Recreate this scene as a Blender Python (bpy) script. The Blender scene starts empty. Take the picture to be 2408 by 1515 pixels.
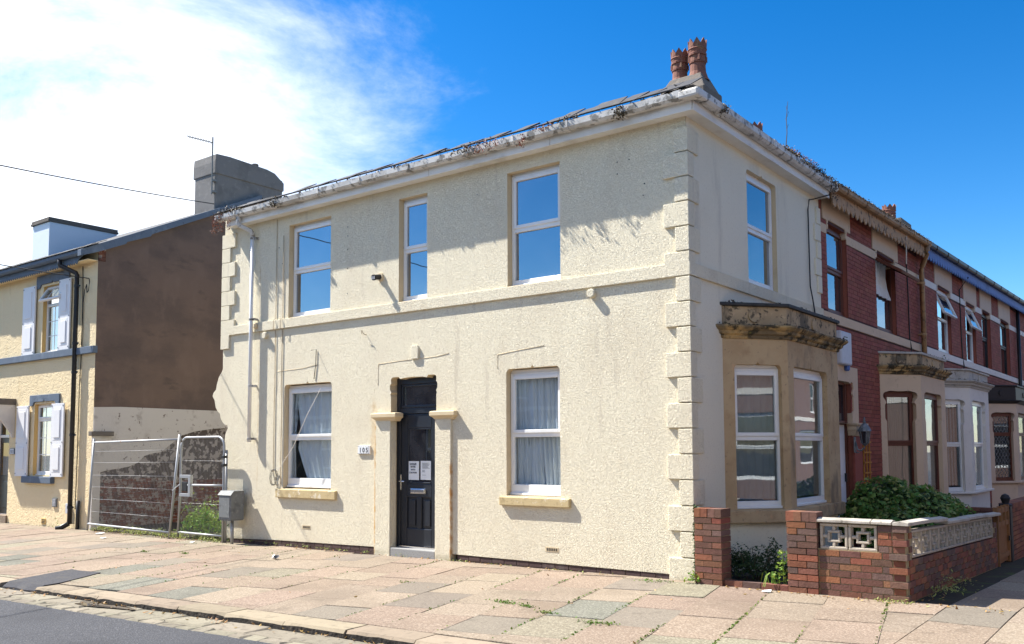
import bpy, math, random
from mathutils import Vector, Matrix, noise as mnoise
from mathutils.geometry import tessellate_polygon
R = math.radians
sc = bpy.context.scene
col = sc.collection
rnd = random.Random(7)

# ------------------------------------------------------------------ camera
cam = bpy.data.cameras.new('camera')
cam.sensor_width = 36.0
cam.lens = 2123.32 / 2408 * 36
cam.shift_y = 145.5 / 2408
cam.clip_start = 0.1
cam.clip_end = 3000
co = bpy.data.objects.new('camera', cam)
col.objects.link(co)
_yw, _pt, _rl = R(-37.54891656), R(4.11531817), R(-0.23494617)
_f = Vector((math.sin(_yw) * math.cos(_pt), math.cos(_yw) * math.cos(_pt), math.sin(_pt)))
_r = Vector((math.cos(_yw), -math.sin(_yw), 0))
_u = _r.cross(_f)
_r2 = _r * math.cos(_rl) + _u * math.sin(_rl)
_u2 = -_r * math.sin(_rl) + _u * math.cos(_rl)
co.matrix_world = Matrix(((_r2.x, _u2.x, -_f.x, 4.99525), (_r2.y, _u2.y, -_f.y, -10.09316), (_r2.z, _u2.z, -_f.z, 1.6), (0, 0, 0, 1)))
sc.camera = co
sc.render.resolution_x, sc.render.resolution_y = 1024, 644

# ------------------------------------------------------------------ light
SUN = Vector((0.80, 0.25, -1.0)).normalized()          # direction the light travels
elev = math.asin(-SUN.z)
azim = math.atan2(-SUN.x, -SUN.y)                        # clockwise from +y
w = bpy.data.worlds.new('World')
sc.world = w
w.use_nodes = True
nt = w.node_tree
nt.nodes.clear()
def wn(t, **k):
    n = nt.nodes.new(t)
    for a, b in k.items(): setattr(n, a, b)
    return n
out = wn('ShaderNodeOutputWorld')
bg = wn('ShaderNodeBackground')
bg.inputs['Strength'].default_value = 0.15
sky = wn('ShaderNodeTexSky', sky_type='NISHITA', sun_disc=False)
sky.sun_elevation = elev
sky.sun_rotation = azim
sky.air_density = 1.0
sky.dust_density = 0.25
sky.ozone_density = 3.0
hs = wn('ShaderNodeHueSaturation')
hs.inputs['Saturation'].default_value = 1.28
hs.inputs['Hue'].default_value = 0.5
hs.inputs['Value'].default_value = 0.355
gm = wn('ShaderNodeGamma')
gm.inputs['Gamma'].default_value = 1.28
nt.links.new(sky.outputs[0], gm.inputs[0])
nt.links.new(gm.outputs[0], hs.inputs['Color'])
tc = wn('ShaderNodeTexCoord')
# broken cloud: a broad drifting pattern decides where banks form, a finer one frays them
lowf = wn('ShaderNodeTexNoise', noise_dimensions='4D')
lowf.inputs['Scale'].default_value = 1.0
lowf.inputs['Detail'].default_value = 1.0
lowf.inputs['Roughness'].default_value = 0.4
lowf.inputs['W'].default_value = 294.1
nt.links.new(tc.outputs['Generated'], lowf.inputs['Vector'])
mr = wn('ShaderNodeMapRange')
mr.inputs[1].default_value, mr.inputs[2].default_value = 0.40, 0.66
mr.inputs[3].default_value, mr.inputs[4].default_value = -0.34, 0.36
nt.links.new(lowf.outputs['Fac'], mr.inputs[0])
mp = wn('ShaderNodeMapping')
mp.inputs['Scale'].default_value = (1.0, 1.0, 2.2)
mp.inputs['Rotation'].default_value = (0.3, 0.5, 0.2)
nt.links.new(tc.outputs['Generated'], mp.inputs[0])
nz = wn('ShaderNodeTexNoise')
nz.inputs['Scale'].default_value = 2.6
nz.inputs['Detail'].default_value = 9
nz.inputs['Roughness'].default_value = 0.66
nz.inputs['Distortion'].default_value = 0.35
nt.links.new(mp.outputs[0], nz.inputs['Vector'])
ad = wn('ShaderNodeMath', operation='ADD')
nt.links.new(nz.outputs['Fac'], ad.inputs[0])
nt.links.new(mr.outputs[0], ad.inputs[1])
m2 = wn('ShaderNodeMapRange', interpolation_type='SMOOTHSTEP')
m2.inputs[1].default_value, m2.inputs[2].default_value = 0.38, 1.02
nt.links.new(ad.outputs[0], m2.inputs[0])
mixc = wn('ShaderNodeMixRGB')
mixc.inputs['Color2'].default_value = (4.7, 4.8, 5.0, 1)
nt.links.new(m2.outputs[0], mixc.inputs['Fac'])
nt.links.new(hs.outputs[0], mixc.inputs['Color1'])
nt.links.new(mixc.outputs[0], bg.inputs['Color'])
nt.links.new(bg.outputs[0], out.inputs[0])

sl = bpy.data.lights.new('sun', 'SUN')
sl.energy = 4.8
sl.angle = R(0.53)
sl.color = (1.0, 0.955, 0.88)
so = bpy.data.objects.new('sun', sl)
col.objects.link(so)
so.rotation_euler = SUN.to_track_quat('-Z', 'Y').to_euler()
so.location = (-8, -6, 14)

vs = sc.view_settings
vs.view_transform = 'Standard'
vs.look = 'None'
vs.exposure = 1.28
vs.gamma = 1.0
vs.use_curve_mapping = False

# ------------------------------------------------------------------ materials
def lerp(a, b, t): return a + (b - a) * t
class NT:
    def __init__(s, m):
        s.t = m.node_tree; s.l = s.t.links
    def n(s, typ, **k):
        nd = s.t.nodes.new(typ)
        for a, b in k.items(): setattr(nd, a, b)
        return nd
    def link(s, a, b): s.l.new(a, b)

def rgba(c): return (c[0], c[1], c[2], 1.0)

def mat(name, c, rough=0.85, spots=(), bump=(), spec=0.3, metal=0.0, grad=None, band=None):
    """spots: (scale, lo, hi, colour, strength, stretch)   bump: (scale, strength, distance, kind)"""
    m = bpy.data.materials.new(name)
    m.use_nodes = True
    N = NT(m)
    b = N.t.nodes['Principled BSDF']
    b.inputs['Roughness'].default_value = rough
    b.inputs['Metallic'].default_value = metal
    b.inputs['Specular IOR Level'].default_value = spec
    geo = N.n('ShaderNodeNewGeometry')
    pos = geo.outputs['Position']
    cur = None
    for i, sp in enumerate(spots):
        scale, lo, hi, c2, st = sp[:5]
        stretch = sp[5] if len(sp) > 5 else (1, 1, 1)
        off = 3.7 * i + len(name)
        mpn = N.n('ShaderNodeMapping')
        mpn.inputs['Location'].default_value = (off, off * 1.3, off * .7)
        mpn.inputs['Scale'].default_value = stretch
        N.link(pos, mpn.inputs[0])
        nz = N.n('ShaderNodeTexNoise')
        nz.inputs['Scale'].default_value = scale
        nz.inputs['Detail'].default_value = 5
        nz.inputs['Roughness'].default_value = 0.6
        N.link(mpn.outputs[0], nz.inputs['Vector'])
        r = N.n('ShaderNodeMapRange', interpolation_type='SMOOTHSTEP')
        r.inputs[1].default_value, r.inputs[2].default_value = lo, hi
        r.inputs[3].default_value, r.inputs[4].default_value = 0, st
        N.link(nz.outputs['Fac'], r.inputs[0])
        mx = N.n('ShaderNodeMixRGB')
        if cur is None: mx.inputs[1].default_value = rgba(c)
        else: N.link(cur, mx.inputs[1])
        mx.inputs[2].default_value = rgba(c2)
        N.link(r.outputs[0], mx.inputs[0])
        cur = mx.outputs[0]
    # stain strips with a place of their own: (axis, centre, halfwidth, zmin, zmax, colour, strength)
    for (ax, ce, hw, z0, z1, c2, st) in (band or ()):
        sx = N.n('ShaderNodeSeparateXYZ'); N.link(pos, sx.inputs[0])
        nz = N.n('ShaderNodeTexNoise'); nz.inputs['Scale'].default_value = 9
        nz.inputs['Detail'].default_value = 4
        N.link(pos, nz.inputs['Vector'])
        d = N.n('ShaderNodeMath', operation='SUBTRACT'); N.link(sx.outputs[ax], d.inputs[0]); d.inputs[1].default_value = ce
        a = N.n('ShaderNodeMath', operation='ABSOLUTE'); N.link(d.outputs[0], a.inputs[0])
        nn = N.n('ShaderNodeMath', operation='MULTIPLY_ADD'); N.link(nz.outputs['Fac'], nn.inputs[0])
        nn.inputs[1].default_value = hw * 1.6; N.link(a.outputs[0], nn.inputs[2])
        r = N.n('ShaderNodeMapRange', interpolation_type='SMOOTHSTEP'); N.link(nn.outputs[0], r.inputs[0])
        r.inputs[1].default_value, r.inputs[2].default_value = hw * 0.55, hw * 1.5
        r.inputs[3].default_value, r.inputs[4].default_value = st, 0
        zz = N.n('ShaderNodeMapRange', interpolation_type='SMOOTHSTEP'); N.link(sx.outputs[2], zz.inputs[0])
        zz.inputs[1].default_value, zz.inputs[2].default_value = z1 + .12, z1 - .05
        zz2 = N.n('ShaderNodeMapRange', interpolation_type='SMOOTHSTEP'); N.link(sx.outputs[2], zz2.inputs[0])
        zz2.inputs[1].default_value, zz2.inputs[2].default_value = z0 - .1, z0 + .1
        p = N.n('ShaderNodeMath', operation='MULTIPLY'); N.link(r.outputs[0], p.inputs[0]); N.link(zz.outputs[0], p.inputs[1])
        p2 = N.n('ShaderNodeMath', operation='MULTIPLY'); N.link(p.outputs[0], p2.inputs[0]); N.link(zz2.outputs[0], p2.inputs[1])
        mx = N.n('ShaderNodeMixRGB')
        if cur is None: mx.inputs[1].default_value = rgba(c)
        else: N.link(cur, mx.inputs[1])
        mx.inputs[2].default_value = rgba(c2)
        N.link(p2.outputs[0], mx.inputs[0]); cur = mx.outputs[0]
    if cur is None: b.inputs['Base Color'].default_value = rgba(c)
    else: N.link(cur, b.inputs['Base Color'])
    prev = None
    for (scale, st, dist, kind) in bump:
        if kind == 'vor':
            tx = N.n('ShaderNodeTexVoronoi'); tx.inputs['Scale'].default_value = scale
            N.link(pos, tx.inputs['Vector']); h = tx.outputs['Distance']
        else:
            tx = N.n('ShaderNodeTexNoise'); tx.inputs['Scale'].default_value = scale
            tx.inputs['Detail'].default_value = 2 if kind == 'worm' else 4
            N.link(pos, tx.inputs['Vector']); h = tx.outputs['Fac']
            if kind == 'worm':
                tx.inputs['Distortion'].default_value = 0.8
                s = N.n('ShaderNodeMath', operation='SUBTRACT'); N.link(h, s.inputs[0]); s.inputs[1].default_value = .5
                a = N.n('ShaderNodeMath', operation='ABSOLUTE'); N.link(s.outputs[0], a.inputs[0])
                r = N.n('ShaderNodeMapRange', interpolation_type='SMOOTHSTEP'); N.link(a.outputs[0], r.inputs[0])
                r.inputs[1].default_value, r.inputs[2].default_value = 0.0, 0.09
                h = r.outputs[0]
        bp = N.n('ShaderNodeBump')
        bp.inputs['Strength'].default_value = st
        bp.inputs['Distance'].default_value = dist
        N.link(h, bp.inputs['Height'])
        if prev: N.link(prev, bp.inputs['Normal'])
        prev = bp.outputs[0]
    if prev: N.link(prev, b.inputs['Normal'])
    return m

def objrand(m, amount=0.12, hue=0.02):
    """vary an existing material a little from object to object"""
    N = NT(m)
    b = N.t.nodes['Principled BSDF']
    oi = N.n('ShaderNodeObjectInfo')
    h = N.n('ShaderNodeHueSaturation')
    r = N.n('ShaderNodeMapRange'); N.link(oi.outputs['Random'], r.inputs[0])
    r.inputs[3].default_value, r.inputs[4].default_value = 1 - amount, 1 + amount
    N.link(r.outputs[0], h.inputs['Value'])
    s = N.n('ShaderNodeMath', operation='MULTIPLY_ADD'); N.link(oi.outputs['Random'], s.inputs[0])
    s.inputs[1].default_value = 37.7; s.inputs[2].default_value = 0
    f = N.n('ShaderNodeMath', operation='FRACT'); N.link(s.outputs[0], f.inputs[0])
    r2 = N.n('ShaderNodeMapRange'); N.link(f.outputs[0], r2.inputs[0])
    r2.inputs[3].default_value, r2.inputs[4].default_value = .5 - hue, .5 + hue
    N.link(r2.outputs[0], h.inputs['Hue'])
    src = b.inputs['Base Color']
    if src.links: N.link(src.links[0].from_socket, h.inputs['Color'])
    else: h.inputs['Color'].default_value = src.default_value
    N.link(h.outputs[0], b.inputs['Base Color'])
    return m

def islerand(m, amount=0.2, hue=0.02, cols=None):
    """vary from mesh island to mesh island (joined bricks, leaves, slates)"""
    N = NT(m)
    b = N.t.nodes['Principled BSDF']
    g = N.n('ShaderNodeNewGeometry')
    src = b.inputs['Base Color']
    h = N.n('ShaderNodeHueSaturation')
    if cols:
        rp = N.n('ShaderNodeValToRGB'); rp.color_ramp.interpolation = 'CONSTANT'
        el = rp.color_ramp.elements
        while len(el) > 1: el.remove(el[-1])
        el[0].position = 0; el[0].color = rgba(cols[0])
        for i, c in enumerate(cols[1:]):
            e = el.new((i + 1) / len(cols)); e.color = rgba(c)
        N.link(g.outputs['Random Per Island'], rp.inputs[0])
        if src.links:
            mx = N.n('ShaderNodeMixRGB', blend_type='MIX'); mx.inputs[0].default_value = .7
            N.link(src.links[0].from_socket, mx.inputs[1]); N.link(rp.outputs[0], mx.inputs[2])
            N.link(mx.outputs[0], h.inputs['Color'])
        else: N.link(rp.outputs[0], h.inputs['Color'])
    else:
        if src.links: N.link(src.links[0].from_socket, h.inputs['Color'])
        else: h.inputs['Color'].default_value = src.default_value
    s = N.n('ShaderNodeMath', operation='MULTIPLY'); N.link(g.outputs['Random Per Island'], s.inputs[0]); s.inputs[1].default_value = 41.3
    f = N.n('ShaderNodeMath', operation='FRACT'); N.link(s.outputs[0], f.inputs[0])
    r = N.n('ShaderNodeMapRange'); N.link(f.outputs[0], r.inputs[0])
    r.inputs[3].default_value, r.inputs[4].default_value = 1 - amount, 1 + amount
    N.link(r.outputs[0], h.inputs['Value'])
    r2 = N.n('ShaderNodeMapRange'); N.link(g.outputs['Random Per Island'], r2.inputs[0])
    r2.inputs[3].default_value, r2.inputs[4].default_value = .5 - hue, .5 + hue
    N.link(r2.outputs[0], h.inputs['Hue'])
    N.link(h.outputs[0], b.inputs['Base Color'])
    return m

def glass(name, base=(0.015, 0.018, 0.022), refl=0.3, clear=0.0, tint=(.8, .85, .85)):
    m = bpy.data.materials.new(name); m.use_nodes = True
    N = NT(m); t = N.t; t.nodes.remove(t.nodes['Principled BSDF'])
    o = t.nodes['Material Output']
    gl = N.n('ShaderNodeBsdfGlossy'); gl.inputs['Roughness'].default_value = 0.015
    gl.inputs['Color'].default_value = (.93, .96, 1, 1)
    geo = N.n('ShaderNodeNewGeometry')
    nz = N.n('ShaderNodeTexNoise'); nz.inputs['Scale'].default_value = 1.1
    N.link(geo.outputs['Position'], nz.inputs['Vector'])
    bp = N.n('ShaderNodeBump'); bp.inputs['Strength'].default_value = .035; bp.inputs['Distance'].default_value = .05
    N.link(nz.outputs['Fac'], bp.inputs['Height']); N.link(bp.outputs[0], gl.inputs['Normal'])
    df = N.n('ShaderNodeBsdfDiffuse')
    dn = N.n('ShaderNodeTexNoise'); dn.inputs['Scale'].default_value = 2.6; dn.inputs['Detail'].default_value = 6
    N.link(geo.outputs['Position'], dn.inputs['Vector'])
    dr = N.n('ShaderNodeMapRange'); N.link(dn.outputs['Fac'], dr.inputs[0]); dr.inputs[1].default_value, dr.inputs[2].default_value = .42, .72
    dr.inputs[4].default_value = .30
    dm = N.n('ShaderNodeMixRGB'); dm.inputs[1].default_value = rgba(base); dm.inputs[2].default_value = (.16, .165, .17, 1)
    N.link(dr.outputs[0], dm.inputs[0]); N.link(dm.outputs[0], df.inputs['Color'])
    tr = N.n('ShaderNodeBsdfTransparent'); tr.inputs['Color'].default_value = rgba(tint)
    m1 = N.n('ShaderNodeMixShader'); m1.inputs[0].default_value = clear
    N.link(df.outputs[0], m1.inputs[1]); N.link(tr.outputs[0], m1.inputs[2])
    lw = N.n('ShaderNodeLayerWeight'); lw.inputs['Blend'].default_value = .5
    fr = N.n('ShaderNodeMath', operation='POWER'); N.link(lw.outputs['Facing'], fr.inputs[0]); fr.inputs[1].default_value = 5
    mr = N.n('ShaderNodeMapRange'); N.link(fr.outputs[0], mr.inputs[0])
    mr.inputs[3].default_value, mr.inputs[4].default_value = refl, 1.0
    m2 = N.n('ShaderNodeMixShader'); N.link(mr.outputs[0], m2.inputs[0])
    N.link(m1.outputs[0], m2.inputs[1]); N.link(gl.outputs[0], m2.inputs[2])
    N.link(m2.outputs[0], o.inputs[0])
    return m

def leafmat(name, c, amount=.35, hue=.025, trans=.3):
    m = mat(name, c, .55, spec=.35)
    N = NT(m); b = N.t.nodes['Principled BSDF']
    islerand(m, amount, hue)
    o = N.t.nodes['Material Output']
    t = N.n('ShaderNodeBsdfTranslucent')
    N.link(b.inputs['Base Color'].links[0].from_socket, t.inputs['Color'])
    mx = N.n('ShaderNodeMixShader'); mx.inputs[0].default_value = trans
    N.link(b.outputs[0], mx.inputs[1]); N.link(t.outputs[0], mx.inputs[2]); N.link(mx.outputs[0], o.inputs[0])
    return m

CREAM = (0.81, 0.74, 0.56)
RUST = (0.50, 0.20, 0.03)
M = {}
M['render'] = mat('cream_textured_render', CREAM, .9,
    spots=((.55, .45, .72, (.72, .63, .465), .6), (2.4, .5, .75, (.66, .57, .42), .45, (1, 1, .3)), (14, .55, .72, (.85, .775, .60), .5), (3.1, .60, .74, (.50, .43, .33), .4, (1.5, 1.5, .18)), (34, .57, .66, (.60, .52, .38), .45)),
    bump=((34, .72, .0105, 'worm'), (70, .35, .005, 'n')),
    band=((0, -5.488, .05, -.05, 2.12, (.62, .33, .07), 1.0), (0, -3.892, .035, -.05, 1.35, (.52, .24, .05), .9), (0, -5.56, .16, 1.5, 2.35, (.62, .40, .15), .45),
          (0, -8.53, .022, .9, 4.9, (.55, .36, .13), .6), (2, .0, .10, -9, 9, (.40, .36, .24), .55)))
M['render_smooth'] = mat('cream_fine_render', (.79, .73, .57), .9,
    spots=((.6, .45, .75, (.68, .61, .455), .5), (2.2, .56, .76, (.48, .42, .32), .45, (1, 1, .2)), (20, .52, .7, (.82, .755, .60), .45), (30, .58, .66, (.58, .51, .39), .4)),
    bump=((60, .4, .007, 'n'), (34, .35, .006, 'worm')))
M['reveal'] = mat('painted_buff_reveal', (.64, .52, .335), .85, spots=((4, .5, .75, (.50, .385, .23), .5), (26, .6, .7, (.70, .60, .42), .5)), bump=((45, .35, .006, 'n'),))
M['sill'] = mat('ochre_painted_stone', (.56, .44, .235), .8, spots=((6, .5, .64, (.40, .30, .155), .7), (9, .57, .64, (.74, .67, .52), .8), (24, .58, .66, (.30, .22, .12), .5)), bump=((50, .4, .006, 'n'),))
M['upvc'] = mat('white_upvc', (.80, .80, .78), .35, spots=((3, .5, .8, (.62, .61, .57), .5, (1, 1, .4)),), spec=.45)
M['fascia'] = mat('white_fascia_board', (.78, .77, .73), .5, spots=((1.4, .46, .72, (.60, .57, .50), .6), (4, .54, .72, (.42, .36, .29), .5, (.4, .4, 2))), bump=((30, .1, .002, 'n'),))
M['gutter'] = mat('weathered_white_gutter', (.64, .62, .58), .5, spots=((2.5, .45, .66, (.45, .43, .39), .7), (7, .52, .62, (.12, .11, .09), .8), (1.2, .52, .66, (.30, .27, .22), .6)), bump=((40, .15, .003, 'n'),))
M['pipe_white'] = mat('white_plastic_pipe', (.78, .78, .77), .4, spots=((4, .5, .8, (.6, .59, .55), .5),), spec=.45)
M['slate'] = mat('grey_slate', (.055, .055, .06), .75, spots=((6, .5, .7, (.11, .10, .085), .6), (14, .6, .7, (.16, .13, .06), .5)), bump=((30, .4, .006, 'n'),))
M['parapet'] = mat('stained_parapet_stone', (.50, .365, .215), .9, spots=((1.7, .42, .66, (.38, .265, .15), .7), (2.6, .50, .60, (.10, .085, .06), .85, (1, 1, .35)), (9, .54, .62, (.04, .038, .028), .8), (13, .60, .68, (.62, .44, .26), .6), (6, .62, .7, (.17, .18, .05), .6)), bump=((22, .5, .014, 'n'), (90, .3, .004, 'n')))
M['lead'] = mat('dark_lead_flashing', (.05, .05, .05), .7, spots=((8, .5, .7, (.02, .02, .018), .7), (5, .6, .75, (.16, .15, .13), .5)), bump=((20, .5, .01, 'n'),))
M['stone'] = mat('weathered_bay_stone', (.52, .375, .215), .9,
    spots=((1.6, .42, .7, (.40, .265, .14), .7), (5, .52, .72, (.32, .20, .105), .5), (2.2, .56, .70, (.13, .105, .075), .65, (1, 1, .45)), (7, .6, .70, (.60, .36, .20), .55), (16, .60, .70, (.10, .08, .06), .5)),
    bump=((22, .4, .012, 'n'), (90, .25, .004, 'n')))
M['stone_dirty'] = mat('blackened_cornice_stone', (.52, .34, .14), .9,
    spots=((1.9, .42, .56, (.13, .105, .07), .85, (1, 1, .8)), (6, .48, .60, (.025, .025, .018), .9), (12, .62, .7, (.22, .20, .04), .5)),
    bump=((16, .6, .02, 'n'), (70, .4, .006, 'n')))
M['plinth'] = mat('dark_plinth', (.10, .062, .055), .9, spots=((5, .5, .7, (.16, .13, .12), .6), (2, .5, .7, (.05, .04, .04), .6)), bump=((40, .4, .008, 'n'),))
M['door'] = mat('anthracite_door', (.016, .02, .028), .38, spots=((3, .5, .8, (.022, .026, .034), .5),), spec=.5)
M['chrome'] = mat('polished_chrome', (.72, .73, .75), .18, metal=1.0)
M['galv'] = mat('galvanised_steel', (.38, .39, .40), .55, metal=.6, spots=((6, .5, .75, (.34, .35, .36), .6), (10, .66, .72, (.36, .16, .06), .7)))
M['stepstone'] = mat('grey_granite_step', (.30, .30, .29), .85, spots=((60, .5, .65, (.16, .16, .16), .6),), bump=((80, .3, .004, 'n'),))
M['paper'] = mat('white_paper', (.78, .80, .80), .7)
M['ink'] = mat('black_ink', (.02, .02, .025), .7)
M['black'] = mat('black_plastic', (.018, .018, .02), .45, spec=.45)
M['cable'] = mat('dark_cable', (.03, .028, .026), .6)
M['pcable'] = mat('painted_cable', (.42, .34, .23), .8)
M['curtain'] = mat('grey_net_curtain', (.70, .73, .76), .9)
M['blind'] = mat('cream_blind', (.62, .56, .40), .9)
M['terracotta'] = mat('terracotta', (.20, .085, .06), .8, spots=((5, .5, .7, (.12, .055, .042), .7), (9, .57, .7, (.26, .18, .09), .6)), bump=((40, .3, .005, 'n'),))
M['concrete'] = mat('sooty_chimney_render', (.15, .13, .112), .95, spots=((2.5, .45, .7, (.12, .105, .09), .7), (8, .55, .7, (.26, .23, .19), .5)), bump=((22, .5, .012, 'n'),))
M['pane'] = glass('window_glass', base=(.02, .026, .034), refl=.33)
M['pane_clear'] = glass('net_window_glass', refl=.06, clear=.97, tint=(.92, .95, .96))
M['pane_bay'] = glass('bay_window_glass', base=(.05, .06, .07), refl=.12, clear=.8)
M['pane_dark'] = glass('dark_glass', base=(.01, .012, .016), refl=.12)
M['yellow'] = mat('yellow_painted_render', (.80, .65, .40), .85, spots=((.8, .45, .75, (.74, .58, .33), .5), (4, .55, .75, (.84, .71, .47), .5), (3, .62, .75, (.50, .36, .16), .4, (1, 1, .3))), bump=((9, .45, .014, 'worm'), (30, .25, .006, 'n')))
M['yreveal'] = mat('orange_yellow_reveal', (.72, .48, .18), .85, bump=((25, .2, .006, 'n'),))
M['bluegrey'] = mat('blue_grey_paint', (.115, .15, .20), .75, spots=((4, .5, .7, (.20, .245, .30), .6, (1, 1, .4)), (9, .58, .7, (.06, .075, .10), .6)), bump=((30, .3, .005, 'n'),))
M['shutter'] = mat('pale_grey_shutter', (.76, .76, .765), .55, spots=((5, .5, .8, (.66, .665, .68), .5),))
M['gable'] = mat('brown_gable_render', (.165, .115, .09), .95, spots=((.6, .42, .65, (.11, .082, .07), .8, (1, 1, 1.8)), (2.2, .5, .75, (.20, .14, .11), .6, (1, 1, .5)), (1.1, .58, .72, (.09, .07, .06), .6, (1, 1, 2.5)), (40, .62, .7, (.24, .18, .14), .4)), bump=((35, .35, .007, 'n'), (6, .3, .02, 'n')))
M['whitewash'] = mat('flaking_whitewash', (.56, .52, .48), .95, spots=((3, .56, .68, (.30, .26, .23), .6), (9, .62, .68, (.12, .08, .065), .8), (1.5, .55, .75, (.42, .37, .33), .5)), bump=((20, .5, .014, 'n'),))
M['oldbrick'] = islerand(mat('old_exposed_brick', (.24, .09, .06), .95, spots=((8, .50, .56, (.46, .42, .38), .85), (2.2, .5, .7, (.06, .045, .04), .7), (14, .6, .68, (.30, .13, .06), .6)), bump=((18, .6, .015, 'n'),)), .35, .012)
M['oldmortar'] = mat('dirty_old_mortar', (.10, .08, .07), .95, spots=((8, .50, .56, (.40, .36, .33), .8),), bump=((22, .5, .012, 'n'),))
M['asphalt'] = mat('asphalt', (.058, .060, .068), .9, spots=((55, .52, .62, (.125, .125, .135), .8), (.9, .45, .7, (.042, .043, .049), .6), (75, .60, .66, (.025, .025, .028), .8), (40, .68, .72, (.26, .26, .26), .7)), bump=((70, 1.0, .014, 'n'), (150, .6, .006, 'n')))
M['asphalt_patch'] = mat('dark_tarmac_patch', (.055, .055, .062), .9, spots=((120, .55, .68, (.17, .17, .17), .6), (5, .5, .7, (.08, .075, .07), .6)), bump=((90, .9, .012, 'n'),))
def flag(name, c, c2, c3, bs=.6):
    c, c2, c3 = (tuple(v * k for v, k in zip(q, (.89, .92, .90))) for q in (c, c2, c3))
    return objrand(mat(name, c, .92, spots=((1.3, .45, .7, c2, .45), (42, .50, .60, c3, .8), (60, .56, .63, tuple(x * .45 for x in c), .75), (.7, .5, .68, tuple(x * .70 for x in c), .55), (4.5, .57, .68, tuple(x * .6 for x in c), .45), (26, .66, .70, tuple(x * .35 for x in c), .6)), bump=((50, bs, .010, 'n'), (8, .15, .01, 'n'))), .08, .006)
M['flag_pink'] = flag('pink_paving', (.262, .190, .143), (.235, .173, .132), (.40, .31, .245))
M['flag_pale'] = flag('pale_pink_paving', (.275, .213, .158), (.245, .19, .143), (.40, .325, .255))
M['flag_grey'] = flag('grey_paving', (.218, .178, .143), (.197, .163, .132), (.275, .23, .187), .15)
M['flag_buff'] = flag('speckled_buff_paving', (.235, .20, .145), (.21, .18, .13), (.38, .335, .25))
M['flag_green'] = flag('green_grey_paving', (.172, .162, .132), (.185, .172, .14), (.30, .28, .235))
M['bed'] = mat('joint_earth', (.04, .032, .022), 1, spots=((2.2, .54, .66, (.06, .085, .016), .8), (9, .58, .7, (.09, .07, .03), .5)), bump=((60, .5, .01, 'n'),))
M['kerb'] = objrand(mat('sandstone_kerb', (.265, .215, .155), .9, spots=((2.2, .45, .7, (.205, .165, .12), .6), (9, .54, .68, (.14, .115, .085), .6), (40, .55, .7, (.36, .28, .19), .5)), bump=((14, .4, .015, 'n'), (70, .3, .004, 'n'))), .12, .01)
M['kerbdark'] = mat('grimy_kerb_face', (.05, .044, .038), .95, spots=((12, .55, .7, (.15, .12, .09), .6),), bump=((25, .7, .02, 'n'),))
M['sett'] = objrand(mat('gutter_stone', (.225, .20, .15), .9, spots=((3, .45, .7, (.17, .15, .11), .6), (9, .54, .68, (.10, .085, .065), .65), (45, .55, .7, (.30, .27, .20), .4)), bump=((14, .5, .018, 'n'), (70, .3, .004, 'n'))), .16, .012)
M['soil'] = mat('garden_soil', (.055, .045, .032), 1, spots=((12, .5, .7, (.10, .085, .06), .7), (30, .6, .7, (.22, .19, .15), .5)), bump=((25, .9, .03, 'n'),))
M['ground'] = mat('far_ground', (.11, .10, .09), .95, spots=((2, .5, .7, (.08, .075, .07), .6),))
BR = ((.235, .085, .052), (.28, .108, .058), (.165, .08, .06), (.145, .09, .074), (.19, .08, .055), (.165, .09, .065), (.22, .105, .06))
def brickmat(name, c, v=.2, moss=False):
    sp = [(9, .5, .7, tuple(x * .6 for x in c), .6), (40, .58, .68, tuple(min(1, x * 1.5) for x in c), .5), (3, .62, .74, (.055, .05, .045), .5)]
    return objrand(mat(name, c, .9, spots=sp, bump=((45, .5, .006, 'n'), (14, .3, .008, 'n'))), v, .008)
M['bricks'] = [brickmat('garden_brick_%s' % n, c) for n, c in zip(('red', 'orange', 'purple', 'charcoal', 'rust', 'brown', 'amber'), BR)]
M['mortar'] = mat('sandy_mortar', (.34, .27, .155), .95, spots=((12, .5, .7, (.24, .19, .11), .6), (4, .55, .7, (.13, .12, .06), .5)), bump=((60, .4, .006, 'n'),))
M['coping'] = mat('grey_concrete_coping', (.47, .43, .37), .9, spots=((4, .5, .7, (.24, .215, .18), .7), (14, .58, .7, (.10, .095, .075), .6), (8, .64, .72, (.24, .23, .09), .5)), bump=((40, .4, .008, 'n'),))
M['screen'] = mat('concrete_screen_block', (.44, .385, .31), .92, spots=((6, .5, .7, (.27, .235, .185), .7), (20, .58, .7, (.13, .115, .09), .6)), bump=((45, .4, .006, 'n'),))
M['tbrick'] = objrand(mat('painted_red_brick', (.29, .088, .062), .75, spots=((4, .5, .75, (.19, .05, .04), .6), (25, .6, .7, (.30, .10, .08), .4)), spec=.15, bump=((40, .3, .005, 'n'),)), .13, .006)
M['tbrick_i'] = islerand(mat('painted_red_brick_far', (.29, .088, .062), .75, spots=((4, .5, .75, (.19, .05, .04), .6),), spec=.15, bump=((40, .3, .005, 'n'),)), .16, .006)
M['tmortar'] = mat('dark_red_joint', (.075, .03, .028), .9)
M['tan'] = mat('tan_painted_stone', (.66, .49, .33), .85, spots=((2, .5, .75, (.56, .41, .27), .5), (8, .6, .72, (.34, .24, .16), .5)), bump=((40, .2, .004, 'n'),))
M['pinkcream'] = mat('pinkish_cream_paint', (.62, .47, .35), .85, spots=((2, .5, .75, (.50, .37, .27), .5), (10, .64, .74, (.22, .14, .10), .5)), bump=((40, .2, .004, 'n'),))
M['whitepaint'] = mat('white_painted_stone', (.74, .69, .62), .85, spots=((2, .5, .75, (.60, .55, .48), .5), (9, .62, .74, (.34, .29, .22), .5)), bump=((40, .2, .004, 'n'),))
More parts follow.
